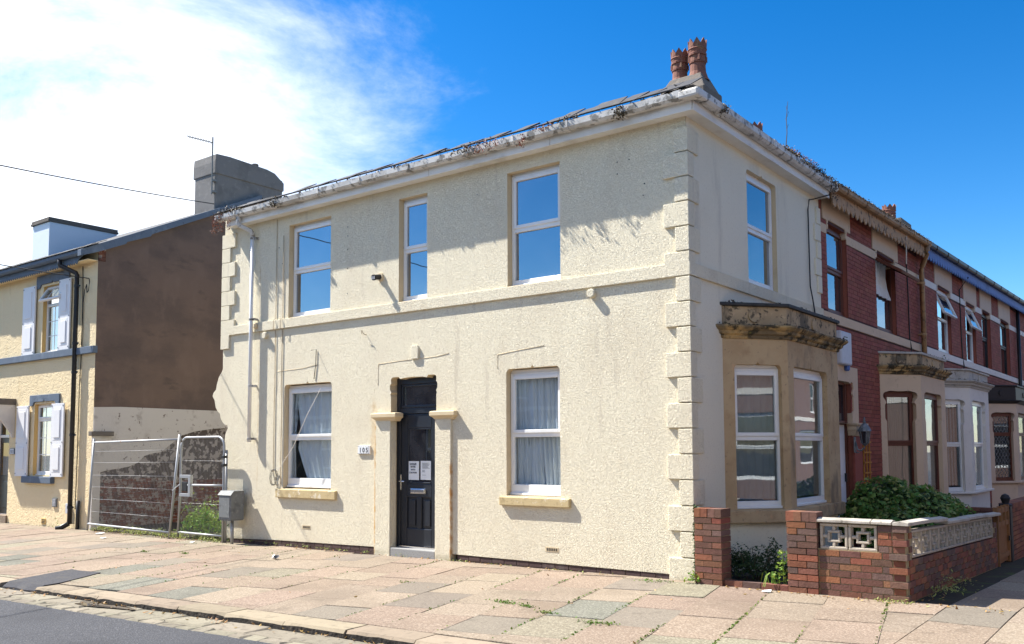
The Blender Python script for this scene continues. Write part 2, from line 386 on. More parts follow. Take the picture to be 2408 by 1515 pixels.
M['tanwood'] = mat('peeling_tan_bargeboard', (.47, .29, .16), .8, spots=((8, .53, .62, (.085, .062, .045), .85), (3, .48, .66, (.33, .20, .11), .6)), bump=((30, .3, .006, 'n'),))
M['bluewood'] = mat('blue_bargeboard', (.10, .17, .42), .6, spots=((4, .5, .7, (.07, .12, .30), .6),))
M['brownwood'] = mat('brown_window_frame', (.125, .035, .018), .5, spots=((6, .5, .7, (.085, .025, .015), .6),), spec=.4)
M['tanpipe'] = mat('tan_downpipe', (.40, .235, .11), .6, spots=((4, .48, .66, (.24, .14, .075), .7), (11, .54, .64, (.09, .07, .05), .7)))
M['woodgate'] = mat('weathered_orange_timber', (.28, .13, .05), .8, spots=((6, .5, .7, (.17, .085, .04), .7, (1, 1, .15)),), bump=((40, .4, .005, 'n'),))
M['trellis'] = mat('orange_trellis_timber', (.52, .22, .04), .7, spots=((10, .5, .7, (.36, .15, .03), .6),))
M['greymetal'] = mat('grey_painted_metal', (.18, .19, .19), .6, spots=((6, .5, .7, (.10, .105, .105), .7), (22, .56, .66, (.30, .30, .29), .5), (3, .55, .75, (.26, .26, .25), .5)), bump=((50, .2, .004, 'n'),))
M['alarm'] = mat('grey_plastic_box', (.55, .56, .60), .5, spots=((8, .5, .7, (.44, .45, .48), .5),))
M['stack'] = mat('grey_rendered_stack', (.19, .183, .178), .95, spots=((2.2, .45, .7, (.13, .125, .12), .7), (8, .55, .7, (.26, .25, .24), .5)), bump=((22, .5, .012, 'n'),))
M['lampmetal'] = mat('silvered_lantern', (.20, .21, .22), .55, metal=.4, spots=((14, .5, .65, (.42, .42, .42), .6),))
M['blackwood'] = mat('black_painted_timber', (.022, .02, .022), .5)
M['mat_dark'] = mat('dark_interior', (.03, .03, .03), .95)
M['leaf_ivy'] = leafmat('ivy_leaf', (.12, .22, .045), .45, .03)
M['leaf_ivy2'] = leafmat('variegated_ivy_leaf', (.34, .38, .12), .35, .02)
M['leaf_weed'] = leafmat('weed_leaf', (.20, .31, .05), .4, .04)
M['leaf_dark'] = leafmat('dark_shrub_leaf', (.045, .08, .024), .4, .02)
M['moss'] = leafmat('moss', (.10, .17, .018), .4, .04)
M['deadmoss'] = leafmat('brown_gutter_moss', (.075, .058, .032), .5, .03, .1)
M['redsedum'] = leafmat('red_gutter_plant', (.22, .085, .05), .4, .02, .1)
M['dryleaf'] = leafmat('dry_leaf', (.34, .20, .065), .5, .02, .1)
M['stem'] = mat('plant_stem', (.10, .075, .045), .9)
M['water'] = mat('wet_grime', (.018, .015, .012), .08, spec=.6)
M['white'] = mat('white_litter', (.80, .81, .82), .5)
M['yellowpaint'] = mat('yellow_car_paint', (.80, .60, .02), .25, spec=.5)
M['whitechim'] = mat('white_chimney_paint', (.72, .78, .84), .8, spots=((3, .5, .8, (.62, .68, .74), .4),))
M['oppbrick'] = mat('opposite_brick', (.20, .125, .105), .9, spots=((6, .5, .7, (.15, .10, .085), .6),))

# ------------------------------------------------------------------ mesh helpers
def ident(u, w_, z): return (u, w_, z)
class MB:
    def __init__(s, T=None):
        s.v = []; s.f = []; s.mi = []; s.T = T or ident
    def p(s, u, w_, z):
        s.v.append(Vector(s.T(u, w_, z))); return len(s.v) - 1
    def face(s, ids, m=0): s.f.append(tuple(ids)); s.mi.append(m)
    def quad(s, pts, m=0): s.face([s.p(*q) for q in pts], m)
    def box(s, u0, u1, w0, w1, z0, z1, m=0, skip=''):
        a = [s.p(u, w_, z) for z in (z0, z1) for (u, w_) in ((u0, w0), (u1, w0), (u1, w1), (u0, w1))]
        F = {'b': (3, 2, 1, 0), 't': (4, 5, 6, 7), 'f': (0, 1, 5, 4), 'r': (1, 2, 6, 5), 'k': (2, 3, 7, 6), 'l': (3, 0, 4, 7)}
        for k, q in F.items():
            if k not in skip: s.face([a[i] for i in q], m)
        return s
    def prism(s, poly, axis, a, b, m=0, caps=True):
        """poly in the two other axes in order: axis 'w' -> (u,z); 'u' -> (w,z); 'z' -> (u,w)"""
        def q(pt, t):
            if axis == 'w': return s.p(pt[0], t, pt[1])
            if axis == 'u': return s.p(t, pt[0], pt[1])
            return s.p(pt[0], pt[1], t)
        A = [q(x, a) for x in poly]; B = [q(x, b) for x in poly]; n = len(poly)
        for i in range(n): s.face((A[i], A[(i + 1) % n], B[(i + 1) % n], B[i]), m)
        if caps:
            for tri in tessellate_polygon([[Vector((x[0], x[1], 0)) for x in poly]]):
                s.face([A[i] for i in tri][::-1], m); s.face([B[i] for i in tri], m)
        return s
    def tube(s, pts, r, n=8, m=0, caps=True):
        pts = [Vector(q) for q in pts]
        rings = []
        for i, p in enumerate(pts):
            d = (pts[min(i + 1, len(pts) - 1)] - pts[max(i - 1, 0)]).normalized()
            up = Vector((0, 0, 1)) if abs(d.z) < .9 else Vector((1, 0, 0))
            a = d.cross(up).normalized(); b = d.cross(a)
            rr = r[i] if isinstance(r, (list, tuple)) else r
            rings.append([s.p(*(p + a * math.cos(t) * rr + b * math.sin(t) * rr)) for t in [2 * math.pi * k / n for k in range(n)]])
        for A, B in zip(rings, rings[1:]):
            for k in range(n): s.face((A[k], A[(k + 1) % n], B[(k + 1) % n], B[k]), m)
        if caps: s.face(rings[0][::-1], m); s.face(rings[-1], m)
        return s
    def lathe(s, c, prof, n=16, m=0):
        rings = [[s.p(c[0] + r * math.cos(t), c[1] + r * math.sin(t), c[2] + z) for t in [2 * math.pi * k / n for k in range(n)]] for r, z in prof]
        for A, B in zip(rings, rings[1:]):
            for k in range(n): s.face((A[k], A[(k + 1) % n], B[(k + 1) % n], B[k]), m)
        s.face(rings[0][::-1], m); s.face(rings[-1], m)
        return s
    def sheet(s, outer, holes=(), w_=0.0, depth=0.0, m=0, mr=None, edge=0.0):
        """a wall face in (u,z) with holes; each hole gets a reveal of the given depth"""
        loops = [[Vector((x, z, 0)) for x, z in outer]] + [[Vector((x, z, 0)) for x, z in h] for h in holes]
        flat = [q for l in loops for q in l]
        ids = [s.p(q.x, w_, q.y) for q in flat]
        for tri in tessellate_polygon(loops): s.face([ids[i] for i in tri], m)
        for h in holes:
            A = [s.p(x, w_, z) for x, z in h]; B = [s.p(x, w_ + depth, z) for x, z in h]; n = len(h)
            for i in range(n): s.face((A[i], B[i], B[(i + 1) % n], A[(i + 1) % n]), m if mr is None else mr)
        if edge:
            A = [s.p(x, w_, z) for x, z in outer]; B = [s.p(x, w_ + edge, z) for x, z in outer]; n = len(outer)
            for i in range(n): s.face((A[i], A[(i + 1) % n], B[(i + 1) % n], B[i]), m)
        return s
    def build(s, name, mats, parent=None, bevel=0.0, smooth=False, seg=2):
        me = bpy.data.meshes.new(name)
        me.from_pydata(s.v, [], s.f)
        if not isinstance(mats, (list, tuple)): mats = [mats]
        for q in mats: me.materials.append(M[q] if isinstance(q, str) else q)
        if len(mats) > 1: me.polygons.foreach_set('material_index', s.mi)
        if smooth: me.polygons.foreach_set('use_smooth', [True] * len(s.f))
        me.update()
        o = bpy.data.objects.new(name, me); col.objects.link(o)
        adopt(o, parent)
        if bevel:
            bv = o.modifiers.new('bevel', 'BEVEL'); bv.width = bevel; bv.segments = seg; bv.limit_method = 'ANGLE'
            bv.angle_limit = R(50)
        return o

def adopt(o, parent):
    if parent is None: return
    o.parent = parent
    if parent.type == 'EMPTY': o.matrix_parent_inverse = Matrix.Translation(-Vector(parent.location))
def thing(name, label, cat, loc=(0, 0, 0), group=None):
    o = bpy.data.objects.new(name, None); o.empty_display_size = .2
    o.location = loc
    col.objects.link(o); return tag(o, label, cat, group)
def tag(o, label=None, cat=None, group=None, kind=None):
    if label: o['label'] = label
    if cat: o['category'] = cat
    if group: o['group'] = group
    if kind: o['kind'] = kind
    return o
def plane(O, U, N):
    O, U, N = Vector(O), Vector(U), Vector(N)
    return lambda u, w_, z: O + U * u + N * w_ + Vector((0, 0, z))
FAC = plane((0, 0, 0), (1, 0, 0), (0, 1, 0))        # side facade: u = x, w = into the wall
RGT = plane((0, 0, 0), (0, 1, 0), (-1, 0, 0))       # terrace facade: u = y, w = into the wall
def GZ(x, y): return 0.0085 * min(x, 0) + 0.016 * min(y, 0) - .03 * min(max(y, 0), 7)
def rect(u0, u1, z0, z1): return [(u0, z0), (u1, z0), (u1, z1), (u0, z1)]
def arc(cx, cz, r, a0, a1, n=5): return [(cx + r * math.cos(R(lerp(a0, a1, i / n))), cz + r * math.sin(R(lerp(a0, a1, i / n)))) for i in range(n + 1)]
def text_mesh(body, size, loc, mat_, name, parent, rotz=0.0, align='CENTER'):
    cu = bpy.data.curves.new(name, 'FONT'); cu.body = body; cu.size = size; cu.align_x = align
    cu.extrude = .0012; cu.offset = size * .02
    t = bpy.data.objects.new(name, cu); col.objects.link(t)
    dg = bpy.context.evaluated_depsgraph_get()
    me = bpy.data.meshes.new_from_object(t.evaluated_get(dg))
    bpy.data.objects.remove(t); bpy.data.curves.remove(cu)
    me.materials.clear(); me.materials.append(M[mat_])
    o = bpy.data.objects.new(name, me); col.objects.link(o)
    o.rotation_euler = (R(90), 0, rotz); o.location = loc; adopt(o, parent)
    return o

# ================================================================== the setting
def KY(x): return -4.24 + .054 * (x + 1.2)           # kerb front line
def RZ(x): return -.150 + .0085 * min(x, 0)          # road surface
def clip(poly, a, b, c):
    """keep a*x+b*y<=c"""
    o = []
    for i, p in enumerate(poly):
        q = poly[(i + 1) % len(poly)]
        dp, dq = a * p[0] + b * p[1] - c, a * q[0] + b * q[1] - c
        if dp <= 0: o.append(p)
        if dp * dq < 0:
            t = dp / (dp - dq); o.append((p[0] + (q[0] - p[0]) * t, p[1] + (q[1] - p[1]) * t))
    return o
def area(p): return abs(sum(p[i][0] * p[(i + 1) % len(p)][1] - p[(i + 1) % len(p)][0] * p[i][1] for i in range(len(p)))) / 2

g = MB(); g.quad([(-400, -400, -.6), (400, -400, -.6), (400, 400, -.6), (-400, 400, -.6)])
tag(g.build('ground', 'ground'), kind='structure')
g = MB()
xs = [-60, -30, -20, -15, -10, -8, -6, -4, -2, 0, 4, 10, 60]
for a, b in zip(xs, xs[1:]):
    g.quad([(a, -40, RZ(a)), (b, -40, RZ(b)), (b, min(KY(b), -3.5) - .45, RZ(b)), (a, KY(a) - .45, RZ(a))])
g.quad([(4.7, -4.5, -.149), (13, -4.5, -.149), (13, 60, -.149), (4.7, 60, -.149)])
tag(g.build('road', 'asphalt'), kind='structure')
# pavement: earth bed with every flag laid on it
g = MB()
xs = [-30, -22, -18, -14, -10, -6, -3, 0, 3, 4.5]
ys = [-3.95, -2.5, -1.2, 0, .6]
for a, b in zip(xs, xs[1:]):
    for c_, d in zip(ys, ys[1:]):
        f_ = lambda x, y: max(y, KY(x) + .2) if y == ys[0] else y
        P = [(a, f_(a, c_)), (b, f_(b, c_)), (b, d), (a, d)]
        g.quad([(x, y, GZ(x, y) - .018) for x, y in P])
for a, b in ((.6, 7), (7, 60)):
    g.quad([(x, y, GZ(x, y) - .018) for x, y in ((2.3, a), (4.6, a), (4.6, b), (2.3, b))])
pav = tag(g.build('pavement', 'bed'), kind='structure')
kinds = ['flag_pink'] * 13 + ['flag_pale'] * 7 + ['flag_grey'] * 5 + ['flag_buff'] * 4 + ['flag_green'] * 1
def lay_flag(poly, mt, dz=0.0, tilt=(0, 0)):
    n = len(poly); cx = sum(p[0] for p in poly) / n; cy = sum(p[1] for p in poly) / n
    m = MB()
    def ring(inset, z):
        r = []
        for x, y in poly:
            d = math.hypot(x - cx, y - cy) or 1
            k = 1 - inset / d * 1.3
            X, Y = cx + (x - cx) * k, cy + (y - cy) * k
            r.append(m.p(X, Y, GZ(X, Y) + z + dz + tilt[0] * (X - cx) + tilt[1] * (Y - cy)))
        return r
    A, B, C = ring(.002, -.045), ring(.002, -.005), ring(.006, 0)
    for P, Q in ((A, B), (B, C)):
        for i in range(n): m.face((P[i], P[(i + 1) % n], Q[(i + 1) % n], Q[i]))
    m.face(C)
    return m.build('paving_flag', mt, pav)
nf = 0
sx = -.215
special = {}
for k in range(-38, 6):
    x0 = .18 + .63 * k
    y = -5.9 + rnd.random() * .9
    while y < .5:
        L = rnd.choice((.92, .92, .92, .62, .75))
        y2 = y + L
        g_ = .008
        P = [(x0 + sx * (y + 2) + g_ - .02, y + g_), (x0 + .63 + sx * (y + 2) - g_ - .02, y + g_ + .13), (x0 + .63 + sx * (y2 + 2) - g_ - .02, y2 - g_ + .13), (x0 + sx * (y2 + 2) + g_ - .02, y2 - g_)]
        P = clip(P, 0, 1, -.035)
        if P: P = clip(P, .054, -1, 4.24 - .054 * 1.2 - .308)     # behind the kerb stones
        if P: P = clip(P, 1, 0, 2.837)
        if P: P = clip(P, -1, 0, 21)
        # the tarmac crossing at the left
        if P and len(P) > 2 and area(P) > .02:
            cxm = sum(p[0] for p in P) / len(P); cym = sum(p[1] for p in P) / len(P)
            kd = rnd.choice(kinds)
            if cym > -1.6 and kd == 'flag_green': kd = 'flag_pink'
            if cym > -1.8 and rnd.random() < .6: kd = rnd.choice(('flag_pink', 'flag_pale'))
            if abs(cxm + .05) < .33 and abs(cym + 2.4) < .5: kd = 'flag_green'
            if abs(cxm + 5.05) < .3 and abs(cym + 3.55) < .45: kd = 'flag_green'
            lay_flag(P, kd, rnd.uniform(-.003, .004), (rnd.uniform(-.004, .004), rnd.uniform(-.004, .004))); nf += 1
        y = y2
# the side pavement in front of the terrace
for i in range(3):
    x0 = 2.84 + i * .61
    y = -3.7 + .3 * (i % 2)
    while y < 13:
        P = [(x0 + .002, y + .005), (x0 + .608, y + .005), (x0 + .608, y + .915), (x0 + .002, y + .915)]
        P = clip(P, .054, -1, 4.24 - .054 * 1.2 - .308)
        if P and area(P) > .02: lay_flag(P, rnd.choice(kinds[:22]), rnd.uniform(-.003, .003)); nf += 1
        y += .92
g = MB()
rows = []
for (xa, xb, dy, dz) in ((-7.75, -6.95, .0, -.05), (-7.77, -6.94, .10, .008), (-7.85, -6.95, .32, .012), (-8.02, -7.17, .75, .012), (-8.16, -7.42, 1.12, .011)):
    rows.append([(x, KY(x) + dy + .02 * math.sin(x * 9), GZ(x, KY(x) + dy) + dz) for x in (xa, lerp(xa, xb, .35), lerp(xa, xb, .7), xb)])
for A, B in zip(rows, rows[1:]):
    for i in range(3): g.quad([A[i], A[i + 1], B[i + 1], B[i]])
for i in range(3):
    A = rows[0]; g.quad([(A[i][0], A[i][1], A[i][2] - .2), (A[i + 1][0], A[i + 1][1], A[i + 1][2] - .2), A[i + 1], A[i]])
for k in (0, 3):
    for A, B in zip(rows, rows[1:]): g.quad([A[k], B[k], (B[k][0], B[k][1], B[k][2] - .06), (A[k][0], A[k][1], A[k][2] - .06)])
g.build('tarmac_patch', 'asphalt_patch', pav)
# kerb
kerb = MB(); kerb.quad([(-30, KY(-30) + .02, -.45), (4.6, KY(4.6) + .02, -.3), (4.6, KY(4.6) + .30, -.3), (-30, KY(-30) + .30, -.45)])
kerb = tag(kerb.build('kerb', 'bed'), kind='structure')
x = -22.0
while x < 2.2:
    L = rnd.uniform(.70, .98)
    if x + L > -7.72 and x < -6.95 and not (x < -7.8): x = -6.95 if x < -6.95 else x; L = rnd.uniform(.62, .8)
    if x < -7.72 < x + L: L = -7.72 - x
    if L < .15: x += L + .01; continue
    m = MB()
    a, b = x + .004, x + L - .004
    jz = rnd.uniform(-.006, .005); jy = rnd.uniform(-.008, .008)
    n = 6
    rows = []
    for i in range(n + 1):
        X = lerp(a, b, i / n); y0 = KY(X) + jy + rnd.uniform(-.006, .006); z0 = GZ(X, KY(X)) + jz
        e = .018 + (.006 if i in (0, n) else 0) + rnd.uniform(0, .008)
        rows.append([m.p(X, y0 + .004, z0 - .26), m.p(X, y0, z0 - e * 1.3), m.p(X, y0 + e, z0 - .004 + rnd.uniform(-.003, .002)), m.p(X, y0 + .295, z0 + .002), m.p(X, y0 + .300, z0 - .1)])
    for A, B in zip(rows, rows[1:]):
        for j in range(4): m.face((A[j], B[j], B[j + 1], A[j + 1]), 1 if j == 0 else 0)
    m.face([r_ for r_ in rows[0]][::-1]); m.face(rows[-1])
    m.build('kerb_stone', ['kerb', 'kerbdark'], kerb)
    x += L
y = -3.75
while y < 20:
    m = MB(); zz = GZ(4, y); zb = GZ(4, y + .9)
    P = [(4.685, -.25), (4.985, -.25), (4.985, -.02), (4.965, -.002), (4.685, .0)]
    A = [m.p(x, y + .004, z + zz) for x, z in P]; B = [m.p(x, y + .90, z + zb) for x, z in P]
    for k in range(5): m.face((A[k], B[k], B[(k + 1) % 5], A[(k + 1) % 5]))
    m.face(A); m.face(B[::-1]); m.build('kerb_stone', 'kerb', kerb); y += .91
# gutter of stone setts along the kerb
gut = MB()
for a, b in zip(range(-30, 5, 5), range(-25, 10, 5)):
    gut.quad([(a, KY(a) - .56, RZ(a) - .012), (b, KY(b) - .56, RZ(b) - .012), (b, KY(b) + .05, RZ(b) - .012), (a, KY(a) + .05, RZ(a) - .012)])
gut = tag(gut.build('gutter', 'bed'), kind='structure')
for (off0, off1, l0, l1, x0, x1) in ((-.015, -.345, .55, .95, -14, 0), (-.355, -.51, .2, .36, -12, 0)):
    x = x0
    while x < x1:
        L = rnd.uniform(l0, l1); a, b = x + .008, x + L - .008; m = MB()
        t = [rnd.uniform(-.009, .009) for _ in range(4)]
        P = [(a, KY(a) + off1 + rnd.uniform(-.012, .012)), (b, KY(b) + off1 + rnd.uniform(-.012, .012)), (b, KY(b) + off0), (a, KY(a) + off0)]
        cx, cy = (a + b) / 2, sum(p[1] for p in P) / 4
        A = [m.p(p[0], p[1], RZ(p[0]) - .06) for p in P]
        B = [m.p(p[0], p[1], RZ(p[0]) - .004 + t[i] * .5) for i, p in enumerate(P)]
        C = [m.p(p[0] + (.022 if p[0] < cx else -.022), p[1] + (.016 if p[1] < cy else -.016), RZ(p[0]) + .010 + t[i]) for i, p in enumerate(P)]
        for P_, Q in ((A, B), (B, C)):
            for i in range(4): m.face((P_[i], P_[(i + 1) % 4], Q[(i + 1) % 4], Q[i]))
        m.face(C)
        m.build('sett', 'sett', gut)
        x += L
# small wet patch in the gutter
m = MB()
P = [(-5.2 + math.cos(t) * (.52 + .13 * math.sin(3 * t + 1)), 0, math.sin(t) * (.11 + .03 * math.sin(2 * t))) for t in [k * math.pi / 10 for k in range(20)]]
m.face([m.p(x, KY(x) - .16 + q, RZ(x) + .019) for x, _, q in P])
m.build('puddle', 'water', gut)

# ================================================================== windows
def window(parent, T, u0, u1, z0, z1, frame='upvc', pane='pane', depth=.11, trans=.52, fw=.055, sash='top', opened=0.0, bars=None, sillbar=.10, name='window', lead=False, bare=False):
    """two-light window standing `depth` inside the opening; u,z are the opening"""
    d = depth
    top_m = .03
    m = MB(T)
    zs = z0 + sillbar
    zt = z1 - top_m
    zm = lerp(z0, z1, 1 - trans)
    f = fw
    m.box(u0 + .004, u1 - .004, d, d + .07, z0 + .002, zs)                    # cill section
    m.box(u0 + .004, u0 + f, d, d + .07, zs, zt)
    m.box(u1 - f, u1 - .004, d, d + .07, zs, zt)
    m.box(u0 + f, u1 - f, d, d + .07, zt - f, zt)
    m.box(u0 + .004, u1 - .004, d + .012, d + .06, zt, z1 + .02)              # head packer
    m.box(u0 + f, u1 - f, d, d + .07, zm - .035, zm + .035)
    if sillbar > .05: m.box(u0 + .01, u1 - .01, d - .03, d + .001, z0 + .002, z0 + .035)
    root = m.build(name, frame, parent, bevel=.006)
    if bare: return root
    g_ = MB(T)
    g_.box(u0 + f - .005, u1 - f + .005, d + .035, d + .041, zs - .005, zm - .03)
    g_.build('pane', pane, root)
    # upper light: an inner sash, closed or tipped out at the bottom
    a0, a1, b0, b1 = u0 + f - .012, u1 - f + .012, zm + .022, zt - f + .014
    h = b1 - b0
    ca, sa = math.cos(opened), math.sin(opened)
    def TS(u, w_, z):
        dz = z - b1; dw = w_ - d
        return T(u, d + dw * ca + dz * sa, b1 + dz * ca - dw * sa)
    s_ = MB(TS); k = .048
    s_.box(a0, a0 + k, d - .018, d + .04, b0, b1); s_.box(a1 - k, a1, d - .018, d + .04, b0, b1)
    s_.box(a0 + k, a1 - k, d - .018, d + .04, b0, b0 + k); s_.box(a0 + k, a1 - k, d - .018, d + .04, b1 - k, b1)
    s_.build('sash', frame, root, bevel=.006)
    q = MB(TS); q.box(a0 + k - .004, a1 - k + .004, d + .012, d + .018, b0 + k - .004, b1 - k + .004); q.build('pane', pane, root)
    if bars:
        nu, nz = bars
        for i in range(1, nu):
            u = lerp(u0 + f, u1 - f, i / nu); gb = MB(T); gb.box(u - .009, u + .009, d + .028, d + .036, zs, zm - .035); gb.build('glazing_bar', frame, root)
            u = lerp(a0 + k, a1 - k, i / nu); gb = MB(TS); gb.box(u - .009, u + .009, d + .004, d + .013, b0 + k, b1 - k); gb.build('glazing_bar', frame, root)
        for j in range(1, nz):
            z = lerp(zs, zm - .035, j / nz); gb = MB(T); gb.box(u0 + f, u1 - f, d + .027, d + .0355, z - .009, z + .009); gb.build('glazing_bar', frame, root)
    if lead:
        for (p0, p1, q0, q1, TT, dd) in ((u0 + f, u1 - f, zs, zm - .035, T, d + .03), (a0 + k, a1 - k, b0 + k, b1 - k, TS, d + .008)):
            gb = MB(TT); W, H = p1 - p0, q1 - q0; st = .11
            nsteps = int((W + H) / st) + 1
            for sgn in (1, -1):
                for i in range(nsteps):
                    c_ = i * st
                    # line u+z*0.62=c
                    pts = []
                    for uu in (0, W):
                        zz = (c_ - uu) / .62
                        if 0 <= zz <= H: pts.append((uu, zz))
                    for zz in (0, H):
                        uu = c_ - zz * .62
                        if 0 < uu < W: pts.append((uu, zz))
                    if len(pts) < 2: continue
                    (ua, za), (ub, zb) = pts[0], pts[1]
                    if sgn < 0: ua, ub = W - ua, W - ub
                    l = math.hypot(ub - ua, zb - za)
                    if l < .03: continue
                    nx, nz_ = -(zb - za) / l * .005, (ub - ua) / l * .005
                    gb.quad([(p0 + ua + nx, dd, q0 + za + nz_), (p0 + ub + nx, dd, q0 + zb + nz_), (p0 + ub - nx, dd, q0 + zb - nz_), (p0 + ua - nx, dd, q0 + za - nz_)])
            gb.build('lead_strip', 'lampmetal', root)
    return root

def drape(parent, T, pts_l, pts_r, w0, folds, amp, mt='curtain', name='curtain'):
    """a hanging cloth; pts_l / pts_r are (u,z) from top to bottom along its two edges"""
    n = len(pts_l); m = MB(T); nu = 46; nzr = 14
    def at(P, t):
        k = t * (n - 1); i = min(int(k), n - 2); f_ = k - i
        f_ = f_ * f_ * (3 - 2 * f_)
        return (lerp(P[i][0], P[i + 1][0], f_), lerp(P[i][1], P[i + 1][1], f_))
    rows = []
    for j in range(nzr + 1):
        t = j / nzr; a, b = at(pts_l, t), at(pts_r, t)
        rows.append([m.p(lerp(a[0], b[0], i / nu) + .008 * math.sin(i * 2.1 + j * .5), w0 + amp * math.sin(i / nu * folds * 6.283 + .5 * math.sin(j * .45) + .6 * math.sin(i * .31)) + .01 * math.sin(i * 1.7), lerp(a[1], b[1], i / nu)) for i in range(nu + 1)])
    for A, B in zip(rows, rows[1:]):
        for i in range(nu): m.face((A[i], B[i], B[i + 1], A[i + 1]))
    return m.build(name, mt, parent, smooth=True)

def leaves(name, mt, parent, pts, size, up=.5, seed=1, aspect=.55, fold=.3):
    """one mesh of many small folded leaves at the given (x,y,z[,normal])"""
    r = random.Random(seed); m = MB()
    for q in pts:
        P = Vector(q[:3]); s_ = size * r.uniform(.6, 1.35)
        nrm = Vector(q[3:6]) if len(q) > 3 else Vector((0, 0, 0))
        nrm = (nrm + Vector((r.gauss(0, .6), r.gauss(0, .6), r.gauss(0, .6) + up))).normalized()
        a = nrm.cross(Vector((r.gauss(0, 1), r.gauss(0, 1), r.gauss(0, 1)))).normalized(); b = nrm.cross(a)
        i0 = m.p(*(P - a * s_ * .5)); i1 = m.p(*(P + b * s_ * aspect * .5 - nrm * s_ * fold * .3)); i2 = m.p(*(P + a * s_ * .5)); i3 = m.p(*(P - b * s_ * aspect * .5 - nrm * s_ * fold * .3))
        m.face((i0, i1, i2)); m.face((i0, i2, i3))
    return m.build(name, mt, parent)

# ================================================================== corner house
H = thing('corner_house', 'cream rendered two storey corner house with stone quoins and dark grey door', 'house', (-4.8, 4, 0))
def shoulder(u0, u1, z0, z1, r=.07, n=4, notch=True):
    """opening with rounded shoulders and a small nick in the head, as on the old lintels"""
    L = [(u0, z0), (u1, z0)]
    if notch:
        L += [(u1, z1 - 2.2 * r)] + arc(u1 - .0, z1 - 1.1 * r, r * .55, 270, 180, 3)[1:] if False else [(u1, z1 - r)]
        L += arc(u1 - r, z1 - r, r, 0, 80, n)[1:]
        c_ = (u0 + u1) / 2
        L += [(c_ + .03, z1), (c_, z1 + .035), (c_ - .03, z1)]
        L += arc(u0 + r, z1 - r, r, 100, 180, n)
    else:
        L += [(u1, z1), (u0, z1)]
    return L
def scallop(u0, u1, zi, z1):
    """door head with lobed corners"""
    L = [(u1, zi)]
    L += [(u1, z1 - .30), (u1 + .012, z1 - .27), (u1 - .008, z1 - .24), (u1 + .02, z1 - .2), (u1 + .022, z1 - .13), (u1 - .006, z1 - .095)]
    L += arc(u1 - .05, z1 - .05, .05, -10, 95, 5)
    c_ = (u0 + u1) / 2
    L += [(u1 - .17, z1 + .002), (u1 - .2, z1 - .035), (c_ + .2, z1 - .02), (c_, z1 - .012), (c_ - .2, z1 - .02), (u0 + .2, z1 - .035), (u0 + .17, z1 + .002)]
    L += arc(u0 + .05, z1 - .05, .05, 85, 190, 5)
    L += [(u0 + .006, z1 - .095), (u0 - .022, z1 - .13), (u0 - .02, z1 - .2), (u0 + .008, z1 - .24), (u0 - .012, z1 - .27), (u0, z1 - .30), (u0, zi)]
    return L
UP = [(-7.72, -6.62), (-5.01, -4.40), (-2.835, -1.92)]
DZ0, DZ1 = -.1, 2.73
DU0, DU1 = -5.17, -4.205
holes = [rect(a, b, 3.903, 5.562) for a, b in UP]
G1, G2 = (-7.80, -6.56), (-2.868, -1.944)
holes += [shoulder(G1[0], G1[1], .93, 2.735), shoulder(G2[0], G2[1], .945, 2.73)]
door_hole = [(DU0, .075), (DU1, .075)] + scallop(DU0, DU1, .5, DZ1)
holes.append(door_hole)
jag = [(-9.60, 3.37), (-9.615, 3.12), (-9.66, 3.05), (-9.74, 2.97), (-9.80, 2.83), (-9.82, 2.74), (-9.90, 2.68), (-9.925, 2.62), (-9.90, 2.585), (-9.86, 2.54), (-9.82, 2.40), (-9.76, 2.33),
       (-9.68, 2.28), (-9.66, 2.2), (-9.60, 2.12), (-9.50, 2.06), (-9.45, 2.075), (-9.43, 2.0), (-9.50, 1.90), (-9.52, 1.80), (-9.49, 1.66), (-9.50, 1.3), (-9.46, .9), (-9.42, .5), (-9.40, -.02)]
outer = [(-9.62, 5.95), (-9.62, 3.37)] + jag[1:] + [(-9.3, -.012), (-8.0, .03), (-5.42, .068), (-3.80, .062), (-.005, .055), (-.005, 5.95)]
m = MB(FAC)
m.sheet(outer[::-1], [h for h in holes], 0, .16, m=0, mr=1, edge=.30)
# inner leaf, gable and back of the shell
m.build('wall', ['render', 'reveal'], H)
m = MB(FAC); m.box(-9.40, -.02, 7.9, 8.1, -.3, 6.0); m.build('back_wall', 'render_smooth', H)
m = MB(); m.prism([(-9.30, .31), (-9.22, .31), (-9.22, 7.89), (-9.30, 7.89)], 'z', -.3, 6.0); m.build('gable_wall', 'render_smooth', H)
m = MB(RGT)
RW = (1.86, 2.95, 3.905, 5.54)
bayhole = rect(1.25, 4.15, .86, 2.7)
m.sheet(rect(.0, 4.86, .0, 5.95), [shoulder(*RW, r=.05), bayhole], 0.0, .16, m=0, mr=1, edge=0)
m.build('wall', 'render_smooth' and ['render_smooth', 'reveal'], H)
m = MB()
m.box(-9.3, -.3, .31, 7.9, 3.3, 3.45); m.build('floor', 'mat_dark', H)
# plinth of dark painted brick below the render
m = MB(FAC)
m.box(-9.36, -5.44, .022, .09, -.4, .068); m.box(-3.80, -.27, .022, .09, -.4, .060)
pl = m.build('plinth', 'mortar', H)
mbk = MB(FAC); 
for (a, b) in ((-9.35, -5.45), (-3.79, -.28)):
    for j, z in enumerate((-.165, -.09, -.015)):
        u = a + (.115 if j % 2 else 0)
        while u < b - .05:
            L = min(.215, b - u); mb_ = MB(FAC); mb_.box(u, u + L - .008, .006 + rnd.uniform(0, .004), .05, z, min(z + .066, .056))
            mb_.build('brick', 'plinth', pl); u += L + .003
